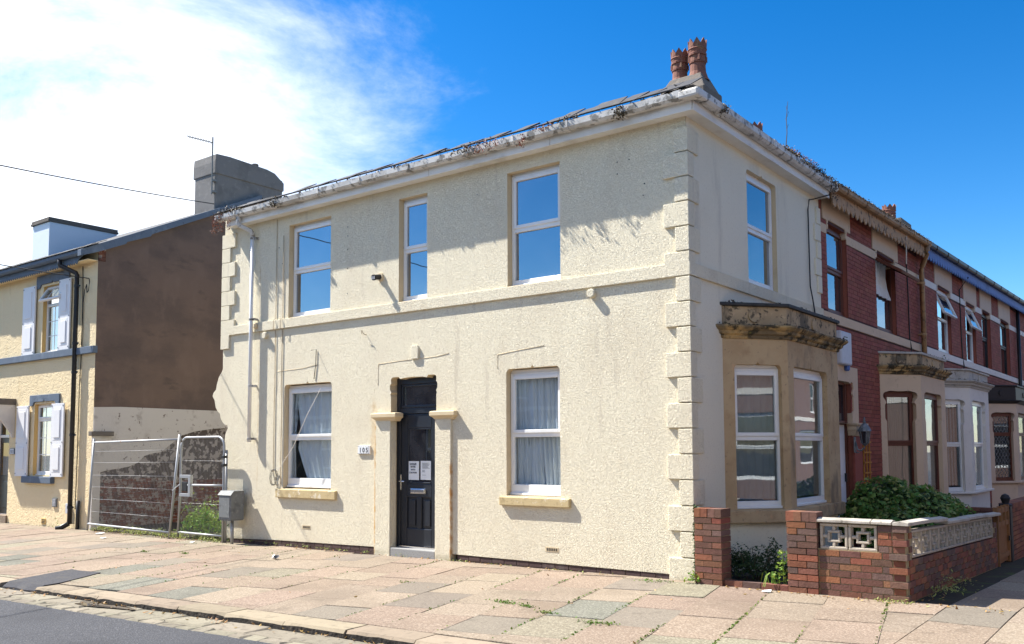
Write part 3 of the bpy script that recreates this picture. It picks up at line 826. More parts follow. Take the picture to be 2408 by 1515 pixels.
# quoins on both corners
zq = 5.62
for i in range(18):
    z0 = 5.62 - .3143 * (i + 1); z1 = 5.62 - .3143 * i - .012
    wide = i % 2 == 1
    lw, rw_ = (.315, .13) if wide else (.16, .28)
    pr_ = .038
    if i == 17: z0 = -.12
    P = [(-lw, 0.01), (-lw, -pr_), (pr_ * .9, -pr_), (pr_ * .9, rw_), (-.01, rw_), (-.01, .01)]
    m = MB(); m.prism(P, 'z', z0, z1); m.build('quoin', 'render', H, bevel=.008)
for i in range(8):
    z1 = 5.665 - .2725 * i - .01; z0 = 5.665 - .2725 * (i + 1)
    ri = -9.245 if i % 2 == 0 else -9.395
    m = MB(); m.prism([(-9.655, .1), (-9.655, -.038), (ri, -.038), (ri, .01)], 'z', z0, z1); m.build('quoin', 'render', H, bevel=.008)
for i in range(7):
    z1 = 5.60 - .29 * i - .01; z0 = 5.60 - .29 * (i + 1)
    le = 4.58 if i % 2 else 4.68
    if z0 < 3.9: break
    m = MB(RGT); m.box(le, 4.86, -.032, .01, z0, z1); m.build('quoin', 'render_smooth', H, bevel=.012)
# string course
m = MB()
m.prism([(-9.645, 0.02), (-9.645, -.037), (.040, -.037), (.040, 4.86), (.0, 4.86), (0.0, .02)], 'z', 3.735, 3.90)
m.build('string_course', 'render', H, bevel=.006)
# first floor windows
for (a, b) in UP:
    window(H, FAC, a, b, 3.905, 5.56, trans=.50, depth=.10)
window(H, RGT, RW[0], RW[1], RW[2], RW[3], trans=.5, depth=.07)
# ground floor windows with net curtains
w1 = window(H, FAC, G1[0], G1[1], .95, 2.70, pane='pane_clear', trans=.515, depth=.10, sillbar=.16)
w2 = window(H, FAC, G2[0], G2[1], .95, 2.70, pane='pane_clear', trans=.515, depth=.10, sillbar=.15)
drape(w1, FAC, [(-7.72, 2.64), (-7.60, 2.0), (-7.62, 1.62), (-7.36, 1.05)], [(-6.60, 2.64), (-6.62, 2.0), (-6.62, 1.6), (-6.60, 1.05)], .195, 6, .02)
drape(w1, FAC, [(-7.84, 2.64), (-7.82, 2.0), (-7.82, 1.6), (-7.80, 1.05)], [(-7.66, 2.64), (-7.70, 2.0), (-7.72, 1.6), (-7.70, 1.05)], .195, 2, .016)
drape(w2, FAC, [(-2.9, 2.62), (-2.88, 2.0), (-2.86, 1.6), (-2.84, 1.02)], [(-2.38, 2.62), (-2.36, 2.0), (-2.38, 1.6), (-2.36, 1.02)], .195, 4, .016)
drape(w2, FAC, [(-2.44, 2.62), (-2.42, 2.0), (-2.40, 1.6), (-2.34, 1.02)], [(-1.94, 2.62), (-1.94, 2.0), (-1.94, 1.6), (-1.94, 1.02)], .20, 6, .02)
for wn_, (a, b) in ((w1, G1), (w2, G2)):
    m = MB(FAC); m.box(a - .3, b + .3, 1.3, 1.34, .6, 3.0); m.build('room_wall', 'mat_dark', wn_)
# sills
for (a, b, z0, z1) in ((-7.95, -6.40, .775, .925), (-2.965, -1.775, .812, .935)):
    m = MB(FAC); m.prism([(-.052, z0), (-.052, z1 - .006), (.12, z1 + .012), (.12, z0)], 'u', a, b)
    m.build('sill', 'sill', H, bevel=.01)
for (a, b) in UP + []:
    m = MB(FAC); m.box(a + .003, b - .003, -.004, .10, 3.90, 3.912); m.build('sill', 'reveal', H)
# door case: pilasters with capitals
for (a, b) in ((-5.495, -5.145), (-4.20, -3.885)):
    m = MB(FAC); m.box(a, b, -.036, .10, -.2, 2.05); m.build('pilaster', 'render', H, bevel=.008)
for (a, b) in ((-5.47, -5.04), (-4.215, -3.83)):
    prof = [(-.02, 2.04), (.0, 2.05), (.012, 2.07), (.045, 2.095), (.055, 2.105), (.055, 2.155), (.045, 2.168), (0, 2.175)]
    m = MB(FAC); rings = []
    for (o_, z) in prof:
        rings.append([m.p(a - o_, -.036 - o_, z), m.p(b + o_, -.036 - o_, z), m.p(b + o_, .09, z), m.p(a - o_, .09, z)])
    for A, B in zip(rings, rings[1:]):
        for k in range(4): m.face((A[k], A[(k + 1) % 4], B[(k + 1) % 4], B[k]))
    m.face(rings[-1])
    m.build('capital', 'reveal', H, bevel=.004)
m = MB(FAC); m.box(-5.14, -4.205, -.03, .2, -.25, .082); m.build('doorstep', 'stepstone', H, bevel=.012)
# the door
m = MB(FAC)
dd = .13
m.box(-5.165, -5.085, dd, dd + .07, .084, 2.72); m.box(-4.29, -4.21, dd, dd + .07, .084, 2.72)
m.box(-5.085, -4.29, dd, dd + .07, 2.155, 2.24); m.box(-5.085, -4.29, dd, dd + .07, 2.62, 2.72); m.box(-5.085, -4.29, dd - .01, dd + .07, .084, .105)
D = m.build('door', 'door', H, bevel=.006)
m = MB(FAC)
# leaf: stiles, rails and a recessed glazed light and two raised panels
L0, L1, e = -5.08, -4.295, dd + .012
m.box(L0, L0 + .13, e, e + .045, .108, 2.15); m.box(L1 - .13, L1, e, e + .045, .108, 2.15)
m.box(L0 + .13, L1 - .13, e, e + .045, 1.93, 2.15); m.box(L0 + .13, L1 - .13, e, e + .045, .86, 1.07); m.box(L0 + .13, L1 - .13, e, e + .045, .108, .38)
m.box(-4.735, -4.64, e, e + .045, .38, .86)
m.build('leaf', 'door', D, bevel=.01)
for (a, b) in ((-4.945, -4.74), (-4.635, -4.43)):
    m = MB(FAC); m.box(a - .01, b + .01, e + .025, e + .04, .37, .87); m.box(a + .035, b - .035, e + .006, e + .03, .42, .82); m.build('panel', 'door', D, bevel=.012)
m = MB(FAC); m.box(L0 + .125, L1 - .125, e + .02, e + .028, 1.06, 1.935); m.build('pane', 'pane_dark', D)
m = MB(FAC)
for q in ((L0 + .13, L0 + .155, 1.07, 1.93), (L1 - .155, L1 - .13, 1.07, 1.93)): m.box(q[0], q[1], e + .004, e + .03, q[2], q[3])
m.box(L0 + .155, L1 - .155, e + .004, e + .03, 1.905, 1.93); m.box(L0 + .155, L1 - .155, e - .006, e + .03, 1.07, 1.095)
m.build('beading', 'door', D, bevel=.006)
m = MB(FAC); m.box(-5.08, -4.30, e + .02, e + .028, 2.24, 2.62); m.build('fanlight_pane', 'pane_dark', D)
m = MB(FAC)
m.box(-5.075, -5.04, e - .005, e + .04, 2.245, 2.615); m.box(-4.335, -4.30, e - .005, e + .04, 2.245, 2.615); m.box(-5.04, -4.335, e - .005, e + .04, 2.58, 2.615); m.box(-5.04, -4.335, e - .02, e + .04, 2.245, 2.285)
m.build('fanlight_frame', 'door', D, bevel=.008)
m = MB(FAC); m.box(-5.088, -5.062, e - .012, e + .002, .965, 1.205); m.tube([(-5.075, e - .01, 1.10), (-5.075, e - .05, 1.10), (-5.06, e - .058, 1.10), (-4.955, e - .058, 1.10)], .0095, 8)
m.build('handle', 'chrome', D, bevel=.003)
m = MB(FAC); m.box(-4.865, -4.545, e - .016, e + .002, .915, .995); m.box(-4.845, -4.565, e - .026, e - .015, .93, .982); m.build('letterbox', 'chrome', D, bevel=.005)
m = MB(FAC); m.box(-5.08, -4.30, dd - .03, dd + .012, .083, .108); m.build('threshold', 'chrome', D)
n1 = MB(FAC); n1.box(-4.955, -4.705, e + .012, e + .0145, 1.125, 1.415); n1 = n1.build('notice', 'paper', D); n1['label'] = 'white notice reading DANGER ENTER WITH CAUTION'
n2 = MB(FAC); n2.box(-4.67, -4.445, e + .012, e + .0145, 1.13, 1.42); n2 = n2.build('notice', 'paper', D); n2['label'] = 'white typed letter notice'
for t, z in (('DANGER', 1.36), ('ENTER', 1.315), ('WITH', 1.27), ('CAUTION', 1.225)):
    o = text_mesh(t, .036, (-4.83, e + .011, z), 'ink', 'lettering', n1)
m = MB(FAC); m.box(-4.90, -4.76, e + .0105, e + .0115, 1.352, 1.3555)
for i in range(8): m.box(-4.635, -4.635 + rnd.uniform(.11, .16), e + .0105, e + .0115, 1.385 - i * .0115, 1.3885 - i * .0115)
for i, L in enumerate((.05, .055, .06)): m.box(-4.635, -4.635 + L, e + .0105, e + .0115, 1.272 - i * .0115, 1.2755 - i * .0115)
m.box(-4.635, -4.56, e + .0105, e + .0115, 1.20, 1.2035)
m.build('lettering', 'ink', n2)
# number plate
m = MB(FAC); m.box(-5.895, -5.615, -.022, .004, 1.525, 1.66); NPl = m.build('number_plate', 'upvc', H, bevel=.004)
m = MB(FAC)
for i, a in enumerate((-5.865, -5.79, -5.715)): m.box(a, a + .07, -.026, -.02, 1.538, 1.648)
m.build('number_tile', 'paper', NPl)
for t, x in (('1', -5.83), ('0', -5.755), ('5', -5.68)): text_mesh(t, .105, (x, -.0265, 1.555), 'ink', 'numeral', NPl)
m = MB(FAC)
for i in range(7): m.box(-5.89 + i * .0405, -5.875 + i * .0405, -.024, -.02, 1.527, 1.535); m.box(-5.89 + i * .0405, -5.875 + i * .0405, -.024, -.02, 1.651, 1.658)
m.build('border', 'cable', NPl)
# keystone, bobbins, flue, air bricks, hooks
m = MB(FAC); m.prism([(-4.71, 2.985), (-4.56, 2.985), (-4.55, 3.15), (-4.58, 3.2), (-4.69, 3.2), (-4.72, 3.15)], 'w', -.034, .01); m.build('keystone', 'render', H, bevel=.012)
for (x, z) in ((-1.40, 3.655), (-8.32, 3.645)):
    m = MB(); m.tube([(x, .01, z), (x, -.068, z)], .062, 14); m.build('tie_plate', 'render', H, bevel=.012)
m = MB(); m.tube([(-5.41, .02, 4.36), (-5.41, -.03, 4.36)], .07, 16); F_ = m.build('flue', 'reveal', H, bevel=.01)
m = MB(); m.tube([(-5.41, -.02, 4.36), (-5.41, -.14, 4.335)], .042, 14); m.tube([(-5.41, -.14, 4.335), (-5.41, -.17, 4.328)], .048, 14)
m.build('flue_pipe', 'black', F_, smooth=False)
m = MB(FAC)
for i in range(3): m.box(-5.443 + i * .028, -5.432 + i * .028, -.176, -.169, 4.30, 4.355)
m.build('flue_slot', 'alarm', F_)
for (x, z) in ((-2.2, .21), (-7.27, .262)):
    m = MB(FAC); m.box(x, x + .215, -.004, .02, z, z + .062); ab = m.build('air_brick', 'reveal', H)
    m = MB(FAC)
    for i in range(6): m.box(x + .022 + i * .031, x + .04 + i * .031, -.006, .01, z + .012, z + .05)
    m.build('air_brick_slot', 'mat_dark', ab)
m = MB(); m.tube([(-5.74, .01, 3.46), (-5.74, -.05, 3.46), (-5.75, -.07, 3.49), (-5.77, -.07, 3.52), (-5.79, -.06, 3.50), (-5.785, -.05, 3.46)], .006, 6); m.build('hook', 'pcable', H)
# black security camera is the flue; old fixings leave dark marks
m = MB(FAC)
for (x, z) in ((-6.2, 5.3), (-6.2, 5.15), (-6.2, 4.92), (-6.2, 4.6), (-6.2, 4.18), (-3.4, 5.35), (-1.0, 5.36), (-.82, 5.36), (-1.0, 5.2), (-.6, 5.0), (-.62, 4.85), (-8.0, 5.2), (-7.9, 4.9)):
    r_ = rnd.uniform(.007, .013); m.prism([(x + r_ * math.cos(t) * rnd.uniform(.6, 1.1), z + r_ * math.sin(t)) for t in [k * 1.0472 for k in range(6)]], 'w', -.003, .01)
m.build('fixing_hole', 'mat_dark', H)
# cables down the wall
def cable(parent, pts, r=.006, mt='pcable', name='cable'):
    m = MB(); m.tube(pts, r, 6); return m.build(name, mt, parent, smooth=True)
cable(H, [(-8.05, -.012, 5.72), (-8.05, -.012, 4.6), (-8.055, -.012, 3.92), (-8.055, -.062, 3.90), (-8.055, -.062, 3.73), (-8.055, -.012, 3.72), (-8.05, -.012, 2.7), (-8.06, -.012, 2.68), (-8.06, -.012, 1.3), (-8.03, -.02, 1.15), (-7.98, -.02, 1.0), (-7.93, -.02, .97)])
cable(H, [(-7.86, -.012, 5.4), (-7.86, -.012, 3.92), (-7.86, -.062, 3.90), (-7.86, -.062, 3.73), (-7.86, -.012, 3.72), (-7.87, -.012, 2.72), (-7.85, -.012, 2.2), (-7.86, -.012, 1.0)])
cable(H, [(-6.98, -.10, 3.28), (-6.95, -.012, 3.3), (-6.96, -.012, 3.05), (-7.0, -.012, 2.8)], .006, 'cable')
cable(H, [(-6.78, -.05, 2.62), (-7.1, -.06, 2.2), (-7.45, -.07, 1.65), (-7.83, -.06, 1.28), (-7.95, -.04, 1.15)], .005, 'whitepaint')
cable(H, [(-8.0 + .085 * math.cos(t), -.025 - .004 * t, 1.12 + .14 * math.sin(t)) for t in [k * .6 for k in range(22)]], .006, 'cable')
cable(H, [(.345, 4.52, 5.86), (.30, 4.50, 5.70), (.06, 4.45, 5.66), (.04, 4.30, 5.62), (.03, 4.26, 5.45), (.03, 4.27, 4.2), (.06, 4.30, 3.95), (.06, 4.40, 3.7), (.05, 4.38, 3.55)], .011, 'cable')

# faint scars in the render where hood mouldings were hacked off
for q in ([(-8.0, .0, 2.98), (-7.3, .0, 3.0), (-6.9, .0, 3.04)], [(-5.46, .0, 2.62), (-5.45, .0, 2.96), (-5.0, .0, 2.98), (-4.72, .0, 2.985)], [(-4.54, 0, 2.99), (-4.2, 0, 3.0), (-3.95, 0, 3.03)], [(-3.02, 0, 2.74), (-3.02, 0, 2.95), (-2.6, 0, 2.99), (-2.2, 0, 3.02)]):
    cable(H, [(x, -.001, z) for x, _, z in q], .004, 'reveal', 'render_scar')

# bay window, canted, built of weathered stone
D_ = .60
B0, B1, B2, B3 = (0.0, .93), (D_, 1.67), (D_, 3.72), (0.0, 4.46)
def seg(a, b):
    U = Vector((b[0] - a[0], b[1] - a[1], 0)); l = U.length; U /= l
    return plane((a[0], a[1], 0), U, (-U.y, U.x, 0)), l      # inward = left of travel
def offs(o_): # bay outline pushed out by o_
    k = math.tan(R(25.5))
    return [(-.01, .93 - o_ * 1.28), (D_ + o_, 1.67 - o_ * .48), (D_ + o_, 3.72 + o_ * .48), (-.01, 4.46 + o_ * 1.28)]
def bay(parent, outline, zb, zsill, z0, z1, zc, zp, ztop, mats, pane, frame, panels, wpad, sash=0.0, lead=False, shift=None, rough=True, arched=True, trans=.5):
    """mats: base, sill, body, cornice, parapet, capping"""
    o0 = outline(0)
    segs = list(zip(o0, o0[1:]))
    m = MB(); m.prism(outline(-.05), 'z', zb, zsill); m.build('bay_base', mats[0], parent)
    m = MB(); m.prism(outline(.05), 'z', zsill, z0 - .01); m.build('bay_sill', mats[1], parent, bevel=.015)
    bm = MB()
    for i, (a, b) in enumerate(segs):
        T, l = seg(a, b); p0, p1 = wpad[i]
        hole = shoulder(p0, l - p1, z0, z1, r=.06) if not arched else [(p0, z0), (l - p1, z0), (l - p1, z1 - .62), (l - p1 + .035, z1 - .56), (l - p1 + .035, z1 - .30), (l - p1, z1 - .25)] + arc(l - p1 + .0, z1 - .12, .075, -60, 75, 4) + [(l - p1 - .10, z1 - .02), ((p0 + l - p1) / 2, z1 - .03), (p0 + .10, z1 - .02)] + arc(p0, z1 - .12, .075, 105, 240, 4) + [(p0, z1 - .25), (p0 - .035, z1 - .30), (p0 - .035, z1 - .56), (p0, z1 - .62)]
        bm.T = T
        bm.sheet(rect(0, l, z0 - .02, zc + .03), [hole], 0, .13, m=0, edge=0)
        bm.T = ident
    bm.build('bay_wall', mats[2], parent)
    wins = []
    for i, (a, b) in enumerate(segs):
        T, l = seg(a, b); p0, p1 = wpad[i]
        wins.append(window(parent, T, p0 - .03, l - p1 + .03, z0, z1 - .015, frame=frame, pane=pane, depth=.085, trans=trans, fw=.06, lead=lead, opened=sash if i == 1 else 0))
    # moulded cornice
    h = zp - zc
    prof = [(0, 0), (.02, 0), (.035, h * .14), (.03, h * .22), (.075, h * .36), (.085, h * .55), (.12, h * .66), (.15, h * .82), (.15, h * .94), (.12, h)]
    m = MB(); rings = [[m.p(x, y, zc + z) for x, y in outline(o_)] for o_, z in prof]
    for A, B in zip(rings, rings[1:]):
        for k in range(3): m.face((A[k], A[k + 1], B[k + 1], B[k]))
    m.face(rings[-1])
    for k in (0, 3): m.face([r_[k] for r_ in rings])
    m.build('cornice', mats[3], parent, bevel=.003)
    m = MB(); m.prism(outline(.0), 'z', zp - .01, ztop); m.build('parapet', mats[4], parent, bevel=.01)
    m = MB(); m.prism(outline(.045), 'z', ztop, ztop + .045); m.build('capping', mats[5], parent, bevel=.012)
    for i, (a, b) in enumerate(segs):
        T, l = seg(a, b)
        m = MB(T); cz = (zp + ztop) / 2; rr = min(.085, (ztop - zp) * .36)
        ring = [(l / 2 + rr * math.cos(t), cz + rr * math.sin(t)) for t in [k * math.pi / 8 for k in range(16)]]
        m.prism(ring, 'w', -.022, .01); m.build('roundel', mats[4], parent, bevel=.008)
    return wins
zs_ = .80
wb = bay(H, offs, -.2, .62, .80, 2.70, 3.04, 3.215, 3.475, ['render_smooth', 'stone', 'stone', 'stone_dirty', 'parapet', 'lead'], 'pane_bay', 'upvc', None, [(.18, .10), (.20, .50), (.1, .18)], arched=False, trans=.505)
for i, (a, b) in enumerate(zip(offs(0), offs(0)[1:])):
    if i == 2: break
    T, l = seg(a, b)
    drape(wb[i], T, [(.12, 2.66), (.14, 1.9), (.16, 1.3), (.14, .92)], [(l - .10, 2.66), (l - .11, 1.9), (l - .10, 1.3), (l - .10, .92)], .20, 7, .02)
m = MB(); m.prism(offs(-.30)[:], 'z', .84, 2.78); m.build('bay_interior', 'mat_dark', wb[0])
# black crust and moss on the ledges of the bay
def crust(parent, outline, z, o_, n, seed, mt='deadmoss', size=.03):
    r = random.Random(seed); P = []; pts = outline(o_)
    for _ in range(n):
        k = r.choice((0, 1, 1)); t = r.random()
        if mnoise.noise(Vector((t * 5 + k * 3, seed, z))) < -.05: continue
        a, b = pts[k], pts[k + 1]
        P.append((lerp(a[0], b[0], t) - r.uniform(0, .05), lerp(a[1], b[1], t) + r.uniform(-.02, .03), z + abs(r.gauss(0, .012)) - r.uniform(0, .03)))
    return tag(leaves('ledge_crust', mt, parent, P, size, seed=seed, aspect=.8), kind='stuff')
crust(H, offs, 3.215, .13, 700, 61); crust(H, offs, 3.52, .03, 420, 62)

# ------------------------------------------------------------------ corner house: roof, gutters, chimney
TP = .425
EZ = 5.965
roof = MB()
A = (-9.6, -.24, EZ); B = (.24, -.24, EZ); Cp = (-4.0, 4.0, EZ + 4.24 * TP); Dp = (-9.6, 4.0, EZ + 4.24 * TP); Ep = (.24, 4.88, EZ); Fp = (-4.0, 4.88, EZ + 4.24 * TP); Gp = (-9.6, 8.3, EZ); Hp = (-4, 8.3, EZ)
for q in ((A, B, Cp, Dp), (B, Ep, Fp, Cp), (Dp, Cp, Fp, Hp, Gp), (A, Dp, Gp)): roof.quad(q) if len(q) == 4 else roof.face([roof.p(*x) for x in q])
RF = roof.build('roof', 'slate', H)
def slate_mesh(w_, l, t=.012):
    m = MB(); r = random.Random(int(w_ * 1000))
    m.box(-w_ / 2, w_ / 2, 0, l, 0, t)
    m.v[0].y += .012; m.v[4].y += .008; m.v[1].x -= .01
    return m
slate_me = []
for k in range(3):
    o = slate_mesh(.245 + .006 * k, .42).build('slate', 'slate', RF); slate_me.append(o.data); bpy.data.objects.remove(o)
def slate(P, dirup, across, lift, rot):
    o = bpy.data.objects.new('slate', rnd.choice(slate_me)); col.objects.link(o)
    n = Vector(across).cross(Vector(dirup)).normalized()
    Mx = Matrix((Vector(across).normalized(), Vector(dirup).normalized(), n)).transposed().to_4x4()
    o.matrix_local = Matrix.Translation(Vector(P) + n * .012) @ Mx @ Matrix.Rotation(rot, 4, 'Z') @ Matrix.Rotation(lift, 4, 'X')
    o.parent = RF
    return o
upf = Vector((0, 1, TP)).normalized()
for row in range(3):
    x = -9.48 + (.125 if row % 2 else 0)
    while x < .1 - row * .19:
        near = max(0, 1 - abs(x + .9) / 1.4)
        slate((x, -.30 + row * .185, EZ + (-.06 + row * .185) * TP + .045), upf, (1, 0, 0), rnd.uniform(.01, .12) + (rnd.uniform(0, .16) * near), rnd.uniform(-.06, .06) + rnd.uniform(-.22, .22) * near)
        x += .252
upr = Vector((-1, 0, TP)).normalized()
y = 0.0
while y < 4.8:
    slate((.285, y, EZ - .018 + .008), upr, (0, 1, 0), rnd.uniform(.0, .06), rnd.uniform(-.03, .03)); y += .252
# hip tiles climbing from the corner
hd = Vector((-1, 1, TP)).normalized()
for i in range(7):
    P = Vector((.20, -.20, EZ + .02)) + hd * (i * .40)
    m = MB(); a = Vector((1, 1, 0)).normalized(); n = a.cross(hd).normalized()
    if n.z < 0: n = -n
    pr_ = [(-.13, -.03), (-.06, .035), (0, .055), (.06, .035), (.13, -.03)]
    rows = [[m.p(*(P + hd * t + a * u * k + n * (z * k + .004 * i % .01))) for u, z in pr_] for t, k in ((0, 1.0), (.44, .92))]
    for j in range(4): m.face((rows[0][j], rows[0][j + 1], rows[1][j + 1], rows[1][j]))
    rows2 = [[m.p(*(P + hd * t + a * u * k * .85 + n * (z * k - .018))) for u, z in pr_] for t, k in ((0, 1.0), (.44, .92))]
    for j in range(4): m.face((rows2[0][j], rows2[1][j], rows2[1][j + 1], rows2[0][j + 1])); m.face((rows[0][j], rows2[0][j], rows2[0][j + 1], rows[0][j + 1]))
    m.build('hip_tile', 'concrete', RF)
# boxed eaves
m = MB(); m.prism([(-9.31, .05), (-9.31, -.172), (.172, -.172), (.172, 4.86), (.0, 4.86), (0.0, 0.0), (-9.31, 0.0)], 'z', 5.752, 5.762); m.build('soffit', 'fascia', H)
x = -9.31
for xe in (-7.1, -4.2, -1.95, .175):
    m = MB(); m.box(x + .003, xe - .003, -.19, -.172, 5.738, 5.945); m.build('fascia_board', 'fascia', H, bevel=.003); x = xe
y = -.172
for ye in (2.2, 4.86):
    m = MB(); m.box(.172, .19, y + .003, ye - .003, 5.738, 5.945); m.build('fascia_board', 'fascia', H, bevel=.003); y = ye
GP = [(.0, 5.952), (.0, 5.87), (.025, 5.848), (.095, 5.848), (.128, 5.88), (.133, 5.957), (.121, 5.957), (.115, 5.888), (.09, 5.862), (.03, 5.862), (.012, 5.876), (.012, 5.952)]
x0 = -9.50
for x1 in (-7.75, -4.55, -1.62, .05):
    m = MB(); m.prism([(-.192 - o_, z) for o_, z in GP], 'u', x0 + .002, x1 - .002); gt = m.build('gutter_length', 'gutter', H)
    m = MB(); m.prism([(-.186 - o_ * 1.12, z - .008 if z < 5.9 else z + .004) for o_, z in GP[:6]] + [(-.186, 5.962)], 'u', x1 - .055, x1 + .055); m.build('gutter_joint', 'gutter', H); x0 = x1
m = MB(); m.prism([(.05, -.192), (.05, -.335), (.335, -.335), (.335, -.05), (.192, -.05), (.192, -.192)], 'z', 5.846, 5.958); m.build('gutter_corner', 'gutter', H, bevel=.03)
T_r = lambda u, w_, z: (-w_, u, z)
y0 = -.05
for y1 in (.45, 2.15, 4.86):
    m = MB(T_r); m.prism([(-.192 - o_, z) for o_, z in GP], 'u', y0 + .002, y1 - .002); m.build('gutter_length', 'gutter', H)
    m = MB(T_r); m.prism([(-.186 - o_ * 1.12, z - .008 if z < 5.9 else z + .004) for o_, z in GP[:6]] + [(-.186, 5.962)], 'u', y1 - .05, y1 + .05); m.build('gutter_joint', 'gutter', H); y0 = y1
for x in (-8.9, -6.6, -5.6, -3.4, -2.5, -.75):
    m = MB(); m.prism([(-.19, 5.93), (-.19, 5.835), (-.30, 5.835), (-.337, 5.87), (-.337, 5.962), (-.329, 5.962), (-.329, 5.875), (-.297, 5.843), (-.198, 5.843), (-.198, 5.93)], 'u', x, x + .028); m.build('gutter_bracket', 'gutter', H)
# downpipe with swan neck
m = MB(); m.tube([(-8.86, -.255, 5.86), (-8.86, -.255, 5.74), (-8.855, -.245, 5.70), (-8.68, -.10, 5.585), (-8.665, -.085, 5.55), (-8.665, -.085, 5.48)], .040, 12); m.build('swan_neck', 'gutter', H, smooth=True)
m = MB(); m.tube([(-8.665, -.085, 5.50), (-8.665, -.085, 1.74)], .034, 14); DP = m.build('downpipe', 'pipe_white', H, smooth=True)
for z in (5.45, 3.96, 2.75, 1.80):
    m = MB(); m.tube([(-8.665, -.085, z - .018), (-8.665, -.085, z + .018)], .041, 12); m.box(-8.665, -8.58, -.09, -.075, z - .016, z + .016); m.box(-8.60, -8.575, -.09, .0, z - .02, z + .02); m.build('pipe_bracket', 'gutter', DP)
m = MB(); m.lathe((-8.56, -.07, 3.78), [(.01, 0), (.04, .03), (.035, .09), (.01, .11)], 10); m.build('mortar_lump', 'reveal', H)
# chimney stack with two crown pots
m = MB(); m.box(-2.04, -1.26, 3.2, 3.78, 6.2, 7.34); CH = m.build('chimney', 'concrete', H, bevel=.02)
m = MB(); m.box(-2.09, -1.21, 3.15, 3.83, 7.34, 7.52); m.build('oversailing_course', 'concrete', CH, bevel=.03)
m = MB(); A = [m.p(x, y, 7.52) for x, y in ((-2.06, 3.18), (-1.24, 3.18), (-1.24, 3.80), (-2.06, 3.80))]; B = [m.p(x, y, 7.80) for x, y in ((-1.92, 3.32), (-1.36, 3.32), (-1.36, 3.65), (-1.92, 3.65))]
for k in range(4): m.face((A[k], A[(k + 1) % 4], B[(k + 1) % 4], B[k]))
m.face(B); m.build('flaunching', 'concrete', CH, bevel=.02)
def pot(parent, c, s=1.0, hgt=.62):
    m = MB(); n = 16
    prof = [(.19, 0), (.165, .06), (.135, .14), (.128, .26), (.142, .265), (.145, .285), (.13, .29), (.13, .37), (.150, .38), (.152, .41), (.14, .42), (.15, .46), (.16, .47), (.152, .485)]
    k = hgt / .62
    prof = [(r * s, z * k) for r, z in prof]
    rings = [[m.p(c[0] + r * math.cos(2 * math.pi * i / n), c[1] + r * math.sin(2 * math.pi * i / n), c[2] + z) for i in range(n)] for r, z in prof]
    for A, B in zip(rings, rings[1:]):
        for i in range(n): m.face((A[i], A[(i + 1) % n], B[(i + 1) % n], B[i]))
    top = [m.p(c[0] + .16 * s * math.cos(2 * math.pi * i / n), c[1] + .16 * s * math.sin(2 * math.pi * i / n), c[2] + k * (.62 if i % 2 else .535)) for i in range(n)]
    for i in range(n): m.face((rings[-1][i], rings[-1][(i + 1) % n], top[(i + 1) % n], top[i]))
    inn = [m.p(c[0] + .12 * s * math.cos(2 * math.pi * i / n), c[1] + .12 * s * math.sin(2 * math.pi * i / n), c[2] + k * (.61 if i % 2 else .525)) for i in range(n)]
    low = [m.p(c[0] + .10 * s * math.cos(2 * math.pi * i / n), c[1] + .10 * s * math.sin(2 * math.pi * i / n), c[2] + k * .1) for i in range(n)]
    for i in range(n): m.face((top[i], top[(i + 1) % n], inn[(i + 1) % n], inn[i])); m.face((inn[i], inn[(i + 1) % n], low[(i + 1) % n], low[i]))
    for i in range(4):
        a = i * math.pi / 2 + .6
        m.box(c[0] + .135 * s * math.cos(a) - .02, c[0] + .135 * s * math.cos(a) + .02, c[1] + .135 * s * math.sin(a) - .02, c[1] + .135 * s * math.sin(a) + .02, c[2] + .29 * k, c[2] + .37 * k)
    return m.build('chimney_pot', 'terracotta', parent)
pot(CH, (-1.48, 3.47, 7.70), 1.0, .72); pot(CH, (-1.82, 3.49, 7.70), .96, .64)
# plants and moss in the gutters
def clump(c, rx, ry, rz, n, seed, hang=0.0):
    r = random.Random(seed); P = []
    for _ in range(n):
        t = r.random()
        P.append((c[0] + r.gauss(0, rx), c[1] + r.gauss(0, ry), c[2] + abs(r.gauss(0, rz)) - hang * r.random()))
    return P
cl = []
def moss(mt, spec, size, seed):
    P = []
    for i, s in enumerate(spec): P += clump(*s, seed=seed + i) if len(s) == 6 else clump(*s[:5], seed=seed + i)
    return tag(leaves('gutter_plants', mt, H, P, size, seed=seed, aspect=.6), kind='stuff')
moss('redsedum', [((-9.47, -.31, 5.86), .06, .03, .06, 170, 0), ], .035, 3) if False else None
P = clump((-9.50, -.31, 5.92), .05, .03, .05, 160, 3, .34) + clump((-9.28, -.32, 5.92), .05, .02, .03, 110, 4, .30) + clump((-9.05, -.33, 5.92), .03, .02, .03, 60, 5, .30) + clump((-2.95, -.34, 5.93), .22, .03, .05, 170, 6, .13) + clump((-2.3, -.335, 5.92), .04, .02, .03, 60, 7, .2) + clump((-1.95, -.33, 5.95), .08, .03, .03, 60, 8, .05)
tag(leaves('gutter_plants', 'redsedum', H, P, .032, seed=3, aspect=.6), kind='stuff')
P = []
for i in range(30): P += clump((-9.4 + i * .33 + rnd.uniform(-.1, .1), -.29, 5.95), .07, .025, .018, rnd.choice((6, 14, 26)), 40 + i)
P += clump((-9.2, -.29, 5.96), .16, .04, .05, 190, 90) + clump((-8.7, -.29, 5.96), .12, .04, .03, 90, 91) + clump((-7.75, -.33, 5.92), .06, .03, .05, 130, 92, .1) + clump((-3.4, -.32, 5.94), .13, .03, .04, 120, 93, .06) + clump((-.75, -.34, 5.92), .05, .03, .04, 110, 94, .14) + clump((-1.55, -.31, 5.97), .1, .03, .02, 60, 95)
tag(leaves('gutter_plants', 'deadmoss', H, P, .036, seed=5, aspect=.7), kind='stuff')
P = []
